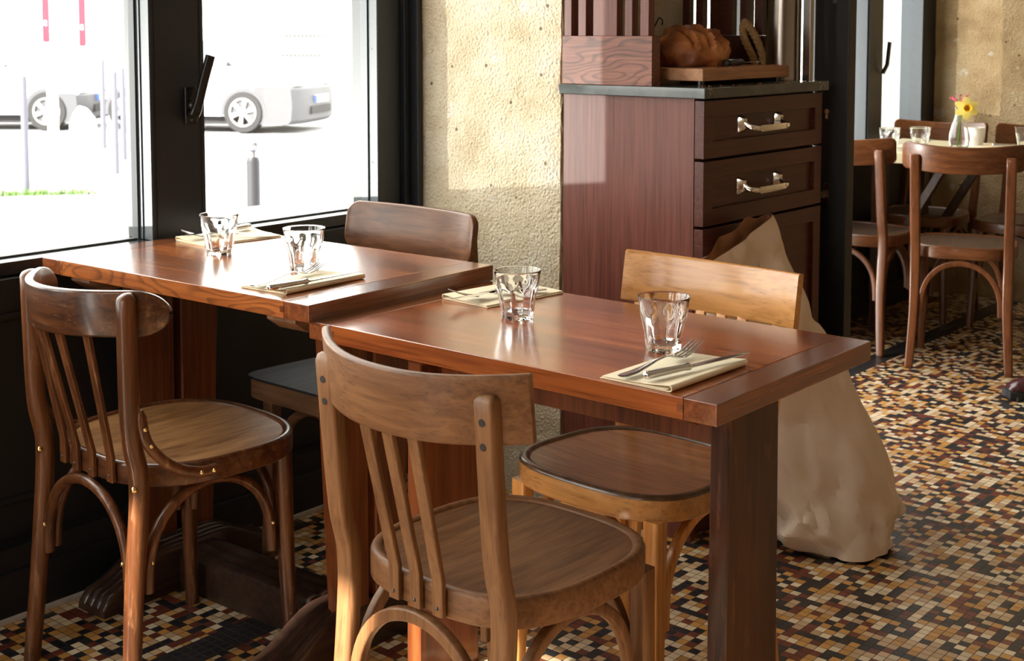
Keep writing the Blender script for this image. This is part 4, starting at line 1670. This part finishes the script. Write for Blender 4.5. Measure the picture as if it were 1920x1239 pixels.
slat_screen('slatted oak screen on the worktop edge against the stone pier, bold figured base', 1.163, M_cab, M_cabring)
slat_screen('dark slatted oak screen at the door end of the worktop, behind the loaf', 1.715, M_cabfront, M_cabfront)
# polished steel column and edge strip at the door end of the worktop
bm = B()
lathe(bm, [(0.046, 0.0), (0.047, 0.001), (0.047, 1.40)], 40, cap0=True, cap1=True)
c = finish('steel_column', bm, M_steelbrush, loc=(0.803, 1.715, 1.1153))
tag(c, 'polished steel column at the door end of the worktop', 'column')
bm = B()
box(bm, -0.011, 0.011, -0.010, 0.010, 0, 1.4, 0.001)
c = finish('steel_strip', bm, M_steelbrush, loc=(0.877, 1.715, 1.1153))
tag(c, 'narrow steel corner strip between steel column and black door', 'strip')

# cutting board, loaf, knife, rope, hook
bd = thing('cutting_board', 'thick beech cutting board on the marble worktop', 'cutting board', (0.0, 0.0, 1.1153))
bm = B()
box(bm, 0.585, 0.842, 1.245, 1.680, 0.012, 0.043, 0.0025)
finish('board', bm, M_board, bd)
for x, y in ((0.61, 1.27), (0.82, 1.27), (0.61, 1.655), (0.82, 1.655)):
    bm = B()
    cyl(bm, (x, y, 0), (x, y, 0.0122), 0.009)
    finish('foot', bm, M_blackplastic, bd)
ZB = 1.1585
bm = B()
res = bmesh.ops.create_icosphere(bm, subdivisions=5, radius=1.0)
for w in res['verts']:
    p = w.co.copy()
    d = p.normalized()
    zz = d.z
    k = 1 + 0.09 * noise.noise(d * 2.2) + 0.05 * noise.noise(d * 5.0) + 0.02 * noise.noise(d * 13.0)
    # slashes across the top
    sl = 0.0
    for off in (-0.45, 0.0, 0.42):
        dd = d.x * 0.5 + d.y * 0.85 - off
        if zz > 0.15:
            sl += math.exp(-(dd / 0.045) ** 2) * 0.17 - math.exp(-((dd - 0.10) / 0.05) ** 2) * 0.13
    k -= sl * min(1, max(0, zz - 0.1) * 3)
    w.co = Vector((d.x * 0.098 * k, d.y * 0.125 * k, max(-0.028, d.z * 0.074 * k)))
    if w.co.z <= -0.028:
        w.co.z = -0.028
l = finish('bread_loaf', bm, M_bread, loc=(0.690, 1.425, ZB + 0.0285), rotz=0.25, smooth=80)
tag(l, 'round crusty brown loaf on the cutting board', 'bread')
kn = thing('bread_knife', 'bread knife with black handle lying beside the loaf on the cutting board', 'knife', (0.807, 1.412, ZB + 0.0003), 0.14)
bm = B()
rings = []
for y, w, h in ((0.0, 0.006, 0.006), (0.005, 0.012, 0.009), (0.05, 0.010, 0.0085), (0.095, 0.0115, 0.009), (0.10, 0.010, 0.008)):
    rings.append([(w * cos(q), y, 0.0095 + h * sin(q)) for q in [2 * pi * i / 12 for i in range(12)]])
loft(bm, rings)
finish('handle', bm, M_blackplastic, kn)
bm = B()
loft(bm, [[(w0, y, 0.0085), (w0, y, 0.0105), (w1, y, 0.0105), (w1, y, 0.0085)] for y, w0, w1 in ((0.098, -0.011, 0.011), (0.17, -0.011, 0.010), (0.205, -0.004, 0.009))])
finish('blade', bm, M_steel, kn)
bm = B()
cr = random.Random(3)
for _ in range(60):
    x, y = cr.uniform(0.79, 0.838), cr.uniform(1.27, 1.67)
    ball(bm, (x, y, ZB + 0.0012), cr.uniform(0.0008, 0.0020), 6, 4)
for _ in range(40):
    x, y = cr.uniform(0.846, 0.90), cr.uniform(1.22, 1.74)
    ball(bm, (x, y, 1.1162), cr.uniform(0.0007, 0.0015), 6, 4)
c = finish('bread_crumbs', bm, M_bread)
tag(c, 'brown crumbs scattered over the cutting board and worktop edge', 'crumbs', kind='stuff')


def twisted(bm, path, r, turns):
    n = len(path)
    for ph in (0.0, 2 * pi / 3, 4 * pi / 3):
        pp = []
        for i, p in enumerate(path):
            a = ph + 2 * pi * turns * i / (n - 1)
            t = (path[min(i + 1, n - 1)] - path[max(i - 1, 0)]).normalized()
            s = t.cross(Vector((0.1, 1, 0.05))).normalized()
            u = s.cross(t)
            pp.append(p + (s * cos(a) + u * sin(a)) * r * 0.5)
        sweep(bm, pp, circ(r * 0.58, 8), up=(0.1, 1, 0.05))


bm = B()
rp = spline([(0.742, 1.696, 1.131), (0.722, 1.697, 1.175), (0.690, 1.698, 1.235), (0.690, 1.699, 1.272), (0.706, 1.699, 1.262), (0.738, 1.698, 1.212), (0.765, 1.696, 1.131)], 60)
twisted(bm, rp, 0.011, 9)
c = finish('rope', bm, M_rope)
tag(c, 'loop of twisted hemp rope leaning on the dark slatted screen', 'rope')
bm = B()
sweep(bm, spline([(0.474, 1.55, 1.262), (0.490, 1.553, 1.262), (0.492, 1.565, 1.275), (0.492, 1.575, 1.286), (0.492, 1.592, 1.279), (0.492, 1.590, 1.266)], 18), circ(0.0022, 8), up=(0.1, 0.2, 1))
c = finish('wall_hook', bm, M_black)
tag(c, 'small black wire hook on the stone above the loaf', 'hook')

# ------------------------------------------------------------------ paper bag
bag = thing('paper_bag', 'tall crumpled kraft paper bag with torn open top, leaning on the cabinet', 'bag', (1.10, 1.46, 0))
O = Vector((1.10, 1.46, 0))


def crumple(p, z):
    tot = 0.0
    for fq, am in ((9.0, 1.0), (20.0, 0.45)):
        q = Vector((p.x, p.y, p.z * 0.85 + p.x * 0.5)) * fq
        ds, ps = noise.voronoi(q)
        w = h = 0.0
        for d, c in zip(ds, ps):
            c = Vector(c)
            sl = noise.noise_vector(c * 3.7 + Vector((2.2, 9.1, 4.7)))
            ww = 1.0 / (d + 0.02) ** 8
            w += ww
            h += ww * (sl.dot(q - c) * 2.6 + sl.x * 0.9)
        tot += am * h / w
    tot *= 0.42 + 1.35 * max(0, 1 - abs(z - 0.06) / 0.16) + 0.8 * max(0, min(1, (z - 0.46) / 0.12))
    return tot


def bagring(c, hw, hd, z, tilt=0.0, deg=40.0, n=140, cr=0.024):
    ring = []
    A1 = Vector((cos(radians(deg)), sin(radians(deg)), 0))
    A2 = Vector((-A1.y, A1.x, 0))
    cr = min(cr, hd * 0.45)
    for i in range(n):
        a = 2 * pi * i / n
        x = math.copysign(abs(cos(a)) ** 0.75, cos(a))
        y = math.copysign(abs(sin(a)) ** 0.8, sin(a))
        p = Vector(c) - O + A1 * (x * hw) + A2 * (y * hd) + Vector((0, 0, z + tilt * x))
        nv = (A1 * x + A2 * y).normalized()
        k = crumple(p, z)
        ring.append(p + nv * (k * cr))
    return ring


BAG = [  # cx, cy, half width, half depth, z, tilt, direction of the broad side in degrees
    (1.155, 1.380, 0.070, 0.062, 0.002, 0.0, 40), (1.157, 1.393, 0.106, 0.090, 0.008, 0.0, 40), (1.144, 1.412, 0.128, 0.104, 0.030, 0.0, 40), (1.120, 1.426, 0.152, 0.116, 0.080, 0.0, 40),
    (1.096, 1.432, 0.160, 0.116, 0.14, 0.0, 40), (1.070, 1.430, 0.162, 0.106, 0.22, 0.0, 41), (1.040, 1.425, 0.164, 0.092, 0.30, 0.0, 42), (1.015, 1.395, 0.158, 0.076, 0.38, 0.0, 50), (0.992, 1.358, 0.152, 0.060, 0.46, 0.0, 60),
    (0.973, 1.318, 0.150, 0.046, 0.54, 0.0, 72), (0.960, 1.298, 0.158, 0.036, 0.61, 0.006, 80), (0.948, 1.280, 0.153, 0.028, 0.690, 0.026, 84), (0.942, 1.246, 0.134, 0.022, 0.752, 0.046, 84)]
BAGF = []
for k in range(len(BAG) - 1):
    for j in range(9 if k > 1 else 3):
        u = j / (9 if k > 1 else 3)
        BAGF.append([p + (q - p) * u for p, q in zip(BAG[k], BAG[k + 1])])
BAGF.append(list(BAG[-1]))
bm = B()
loft(bm, [bagring((c_[0], c_[1], 0), *c_[2:]) for c_ in BAGF], True, False)
finish('outer_paper', bm, M_bag, bag, smooth=24)
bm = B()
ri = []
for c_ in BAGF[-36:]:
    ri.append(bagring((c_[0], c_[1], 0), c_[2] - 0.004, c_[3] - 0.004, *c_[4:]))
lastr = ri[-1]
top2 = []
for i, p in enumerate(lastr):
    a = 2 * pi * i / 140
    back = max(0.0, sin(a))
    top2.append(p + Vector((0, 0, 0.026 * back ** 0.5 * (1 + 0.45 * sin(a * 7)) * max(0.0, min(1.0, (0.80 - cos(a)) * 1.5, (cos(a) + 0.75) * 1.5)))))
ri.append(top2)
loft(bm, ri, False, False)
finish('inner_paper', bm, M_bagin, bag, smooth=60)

# ------------------------------------------------------------------ boot of a guest at the right edge
bt = thing('boot', 'burgundy leather boot with black lugged sole on the mosaic, right edge', 'boot', (0.985, 2.955, 0), YAW)
bm = B()
rings = []
for x, w, z0 in ((0.0, 0.018, 0.012), (0.012, 0.034, 0.004), (0.05, 0.046, 0.0), (0.12, 0.046, 0.0), (0.20, 0.036, 0.0), (0.27, 0.034, 0.0), (0.285, 0.022, 0.0)):
    rings.append([(x, w * cos(q), max(z0, 0.017 + 0.019 * math.copysign(abs(sin(q)) ** 0.35, sin(q)))) for q in [2 * pi * i / 16 for i in range(16)]])
loft(bm, rings)
for k in range(9):
    x = 0.03 + k * 0.028
    box(bm, x, x + 0.012, -0.047, 0.047, 0.0, 0.016, 0.002)
finish('sole', bm, M_sole, bt)
bm = B()
rings = []
for x, w, h in ((0.010, 0.010, 0.036), (0.018, 0.030, 0.052), (0.045, 0.041, 0.066), (0.085, 0.043, 0.074), (0.13, 0.041, 0.092), (0.17, 0.038, 0.125), (0.21, 0.037, 0.155), (0.25, 0.035, 0.16), (0.275, 0.020, 0.15)):
    rings.append([(x, w * cos(q), 0.034 + (h - 0.034) * max(0.0, sin(q)) ** 0.8) for q in [pi * i / 16 for i in range(17)]])
loft(bm, rings)
finish('upper', bm, M_leather, bt, smooth=60)

# ------------------------------------------------------------------ the street outside
GZ = -0.30
bm = B()
box(bm, -70, -0.41, -60, 80, GZ - 0.2, GZ)
struct('ground_street', bm, M_street)
bm = B()
box(bm, -60, -60 + 44.5, -50, 70, GZ, GZ + 0.012)
o = struct('ground_road', bm, M_road)
bm = B()
gr = random.Random(5)
for k in range(900):
    u = gr.random()
    x = -9.6 + gr.uniform(-0.12, 0.12) + u * 1.0
    y = 4.3 + u * 1.25 + gr.uniform(-0.12, 0.12)
    h = gr.uniform(0.03, 0.09)
    a = gr.uniform(0, 6.28)
    dx, dy = 0.006 * cos(a), 0.006 * sin(a)
    bm.faces.new([bm.verts.new(v_) for v_ in ((x - dx, y - dy, GZ), (x + dx, y + dy, GZ), (x + gr.uniform(-.03, .03), y + gr.uniform(-.03, .03), GZ + h))])
c = finish('street_grass', bm, M_grass)
tag(c, 'thin strip of green grass along the kerb outside the left pane', 'grass', kind='stuff')

# round headed bollard near the window
bo = thing('ball_bollard', 'grey street bollard with a steel ball top outside the right pane', 'bollard', (-3.10, 3.04, GZ))
bm = B()
lathe(bm, [(0.052, 0.0), (0.052, 0.02), (0.0375, 0.03), (0.0365, 0.845), (0.030, 0.87)], 24, cap0=True, cap1=True)
finish('shaft', bm, M_bollardnear, bo)
bm = B()
lathe(bm, [(0.022, 0.865), (0.020, 0.90)], 16)
ball(bm, (0, 0, 0.936), 0.042, 20, 14)
finish('ball_top', bm, M_bollardsteel, bo)
PG = 'thin grey street posts outside the left pane'
bm = B()
lathe(bm, [(0.036, 0.0), (0.034, 0.02), (0.032, 1.10), (0.024, 1.12)], 16, cap0=True, cap1=True)
p0 = finish('street_post', bm, M_bollardhazed, loc=(-9.13, 5.17, GZ))
tag(p0, 'thin grey street post furthest left, in front of the white car', 'post', PG)
for x, y, s, lb in ((-12.79, 8.39, 1.04, 'thin grey street post with bands, left of the close pair'), (-9.95, 6.70, 0.99, 'nearer post of the close pair beside the window post'), (-11.24, 7.66, 0.99, 'farther post of the close pair beside the window post')):
    q = dup(p0, (x, y, GZ), 0, lb, PG)
    q.scale = (1, 1, s)
bm = B()
box(bm, -0.055, 0.055, -0.055, 0.055, 0, 0.92, 0.01)
c = finish('concrete_post', bm, M_planter, loc=(-13.3, 7.97, GZ), rotz=0.5)
tag(c, 'pale concrete post standing before the wheel of the white car', 'post')
sk = thing('rubbish_bag', 'pale green tinted bag of rubbish beside the concrete post', 'bag', (-13.05, 8.25, GZ))
bm = B()
res = bmesh.ops.create_icosphere(bm, subdivisions=3, radius=1.0)
for w in res['verts']:
    d = w.co.normalized()
    k = 1 + 0.2 * noise.noise(d * 2.5)
    w.co = Vector((d.x * 0.17 * k, d.y * 0.17 * k, max(0.0, 0.24 + d.z * 0.30 * k)))
finish('sack', bm, M_bin, sk)
bm = B()
box(bm, -0.2, 0.2, -0.16, 0.16, 0.0, 0.04, 0.01)
finish('pallet', bm, M_planter, sk)


def banner(x, y, label, zb, zt):
    t = thing('street_banner', label, 'banner', (x, y, GZ), 0.9, 'red street banners')
    bm = B()
    cyl(bm, (0, 0, 0), (0, 0, zt - GZ + 0.2), 0.03)
    finish('pole', bm, M_planter, t)
    bm = B()
    K = 8
    rings = []
    for k in range(K + 1):
        z = zb - GZ + (zt - zb) * k / K
        q = 0.01 * sin(k)
        rings.append([(-0.06, -0.036 + q, z), (0.06, -0.036 - q, z), (0.06, -0.031 - q, z), (-0.06, -0.031 + q, z)])
    loft(bm, rings)
    finish('cloth', bm, M_banner, t)
    bm = B()
    cyl(bm, (0, -0.038, zb + 0.32 - GZ), (0, -0.030, zb + 0.32 - GZ), 0.045, 16)
    finish('emblem', bm, M_plate, t)


banner(-18.0, 10.7, 'left red street banner, outside the left pane', 1.05, 3.2)
banner(-17.7, 11.2, 'right red street banner, outside the left pane', 0.98, 3.2)


def wheel(bmT, bmR, cx, cy, r, w, side):
    # tyre and spoked rim, axis along y
    def ring(rr, y):
        return [(cx + rr * cos(2 * pi * i / 36), y, r + rr * sin(2 * pi * i / 36)) for i in range(36)]
    s = side
    loft(bmT, [ring(r * 0.62, cy - s * w / 2), ring(r * 0.96, cy - s * w / 2), ring(r, cy - s * w * 0.35), ring(r, cy + s * w * 0.35), ring(r * 0.96, cy + s * w / 2), ring(r * 0.68, cy + s * w / 2), ring(r * 0.64, cy + s * w * 0.2)], True, True)
    loft(bmR, [ring(r * 0.70, cy + s * w * 0.42), ring(r * 0.70, cy + s * w * 0.52), ring(r * 0.62, cy + s * w * 0.54), ring(r * 0.60, cy + s * w * 0.42)], False, False)
    for k in range(6):
        a = 2 * pi * k / 6 + 0.3
        c, d = cos(a), sin(a)
        rings = []
        for q, hw in ((0.10, 0.045), (0.35, 0.055), (0.62, 0.075)):
            rr = r * q
            x, z = cx + rr * c, r + rr * d
            h = r * hw * 2
            rings.append([(x - d * h, cy + s * w * 0.42, z + c * h), (x + d * h, cy + s * w * 0.42, z - c * h), (x + d * h * 0.8, cy + s * w * 0.54, z - c * h * 0.8), (x - d * h * 0.8, cy + s * w * 0.54, z + c * h * 0.8)])
        loft(bmR, rings)
    loft(bmR, [[(cx + r * 0.14 * cos(2 * pi * i / 12), cy + s * w * q, r + r * 0.14 * sin(2 * pi * i / 12)) for i in range(12)] for q in (0.4, 0.57)], False, True)


def car(label, loc, rotz, prof, wid, wb, wr, windows, bumper_z, grey, front_x, back_x, cat='car', name='car'):
    t = thing(name, label, cat, loc, rotz)
    bm = B()
    ht = max(z for x, z in prof)
    rings = []
    for yy, sh in ((-wid / 2, 0.0), (-wid / 2 + 0.05, 0.0), (0, 0.0), (wid / 2 - 0.05, 0.0), (wid / 2, 0.0)):
        ring = []
        for x, z in prof:
            tum = max(0.0, (z - 0.85)) * 0.22
            y2 = yy - math.copysign(tum, yy) if yy else 0
            e = 0.035 if abs(yy) == wid / 2 else 0.0
            xx = x - math.copysign(e, x) - (math.copysign(0.10, x) * (abs(yy) / (wid / 2)) ** 3 if z < 0.95 else 0)
            ring.append((xx, y2, z - (e if z > 0.3 else 0)))
        rings.append(ring)
    loft(bm, rings)
    finish('body', bm, M_carwhite, t, smooth=25)
    for s in (-1, 1):
        for pts in windows:
            bm = B()
            def yo(z, o):
                return s * (wid / 2 - max(0.0, z - 0.85) * 0.22 + o)
            loft(bm, [[(x, yo(z, -0.02), z) for x, z in pts], [(x, yo(z, 0.004), z) for x, z in pts]])
            finish('side_window', bm, M_carglass, t)
        bmw = B()
        for cx in (-wb / 2, wb / 2):
            q = [(cx + (wr + 0.055) * cos(pi * i / 20 - 0.15 + 0.3 * i / 20), wr + (wr + 0.055) * sin(pi * i / 20 - 0.15 + 0.3 * i / 20)) for i in range(21)]
            loft(bmw, [[(x, s * (wid / 2 - 0.10), z) for x, z in q], [(x, s * (wid / 2 + 0.006), z) for x, z in q]])
        finish('wheel_arch', bmw, M_cargrey, t)
        for cx in (-wb / 2, wb / 2):
            bT, bR = B(), B()
            wheel(bT, bR, cx, s * (wid / 2 - 0.07), wr, 0.2, s)
            w_ = finish('wheel', bT, M_tyre, t)
            finish('rim', bR, M_rim, w_)
        bm = B()
        box(bm, front_x - 0.42, front_x - 0.06, s * (wid / 2 - 0.30) - 0.20, s * (wid / 2 - 0.30) + 0.20, bumper_z + 0.02, bumper_z + 0.16, 0.03)
        finish('headlamp', bm, M_headlamp, t)
    bm = B()
    K = 24
    for z0, z1, ext in ((0.13, bumper_z, 0.06), ):
        rings = []
        for z, e in ((z0, 0.0), (z0 + 0.06, ext), ((z0 + z1) / 2, ext + 0.02), (z1 - 0.04, ext), (z1, 0.0)):
            ring = []
            for k in range(K + 1):
                u = -1 + 2 * k / K
                ring.append((front_x - 0.05 + e - 0.12 * abs(u) ** 4, u * (wid / 2 + 0.01), z))
            ring += [(front_x - 0.70, (wid / 2 - 0.0), z), (front_x - 0.70, -(wid / 2 - 0.0), z)]
            rings.append(ring)
        loft(bm, rings)
    bu = finish('bumper', bm, M_cargrey if grey else M_carwhite, t)
    bm = B()
    box(bm, front_x - 0.02, front_x + 0.045, -0.42, 0.42, 0.27, 0.39, 0.01)
    finish('grille', bm, M_tyre, bu)
    bm = B()
    box(bm, front_x + 0.01, front_x + 0.062, -0.26, 0.26, 0.44, 0.55, 0.004)
    pl = finish('number_plate', bm, M_plate, bu)
    bm = B()
    box(bm, front_x + 0.012, front_x + 0.064, -0.265, -0.225, 0.442, 0.548, 0.002)
    finish('plate_band', bm, M_plateblue, pl)
    bm = B()
    box(bm, back_x + 0.2, front_x - 0.4, -wid / 2 + 0.12, wid / 2 - 0.12, 0.12, 0.30)
    finish('underside', bm, M_tyre, t)
    for s in (-1, 1):
        bm = B()
        ball(bm, (0.62, s * (wid / 2 + 0.07), 1.06), 0.10, 14, 10, 0.85)
        finish('mirror', bm, M_carwhite, t)
    bm = B()
    loft(bm, [[(x, y, z) for x, y in ((0.63, -0.62), (0.63, 0.62))] + [(0.66, 0.62, z), (0.66, -0.62, z)] for z in (1.03, 1.04)])
    finish('wiper', bm, M_tyre, t)
    return t


van_prof = [(-1.25, 0.25), (-1.27, 0.6), (-1.26, 1.2), (-1.20, 1.62), (-0.9, 1.66), (-0.2, 1.66), (0.10, 1.60), (0.50, 1.36), (0.86, 1.06), (1.35, 0.94), (1.72, 0.80), (1.80, 0.62), (1.79, 0.25)]
hv = 0.488
hx, hy = cos(hv), sin(hv)
loc = (-13.40 - hx * 0.95 - hy * 0.80, 11.22 - hy * 0.95 + hx * 0.80, GZ + 0.012)
car('white delivery van with dark grey front bumper parked across the street', loc, hv, van_prof, 1.76, 1.90, 0.31,
    [[(-0.85, 1.00), (0.12, 1.00), (0.12, 1.14), (0.02, 1.36), (-0.18, 1.48), (-0.85, 1.50)], [(0.22, 1.00), (0.78, 1.00), (0.45, 1.28), (0.27, 1.40)]], 0.70, True, 1.82, -1.25, 'van', 'delivery_van')
hv = 0.70
hx, hy = cos(hv), sin(hv)
car_prof = [(-2.0, 0.25), (-2.05, 0.55), (-2.0, 0.90), (-1.75, 1.02), (-1.3, 1.36), (-0.6, 1.45), (0.1, 1.43), (0.50, 1.25), (0.95, 0.98), (1.5, 0.86), (1.80, 0.70), (1.86, 0.50), (1.84, 0.25)]
loc = (-16.06 - hx * 1.30 - hy * 0.78, 9.55 - hy * 1.30 + hx * 0.78, GZ + 0.012)
car('white saloon car parked behind the street posts, left pane', loc, hv, car_prof, 1.72, 2.60, 0.30,
    [[(-1.35, 0.98), (-0.45, 0.98), (-0.45, 1.34), (-0.9, 1.33), (-1.2, 1.22)], [(-0.38, 0.98), (0.72, 0.98), (0.35, 1.25), (0.05, 1.34), (-0.38, 1.35)]], 0.58, True, 1.86, -2.0)

# white buildings across the street
bl = thing('street_building', 'white building with rows of small dark openings across the street', 'building', (-31, 28, GZ), radians(42))
bm = B()
box(bm, -34, 34, 0.0, 6.0, 0, 7.5)
finish('wall', bm, M_facade, bl)
for r_, z in enumerate((2.47, 2.12, 1.77, 0.36)):
    for k in range(9):
        bm = B()
        box(bm, -0.92 + k * 0.155, -0.86 + k * 0.155, -0.04, 0.02, z, z + 0.10)
        finish('air_brick', bm, M_facadewin, bl)
bm = B()
for k in range(11):
    box(bm, -0.92 + k * 0.13, -0.87 + k * 0.13, -0.06, -0.02, 0.66, 1.44)
box(bm, -0.95, 0.46, -0.07, -0.05, 0.70, 0.74)
box(bm, -0.95, 0.46, -0.07, -0.05, 1.36, 1.40)
finish('window_grille', bm, M_facadewin, bl)
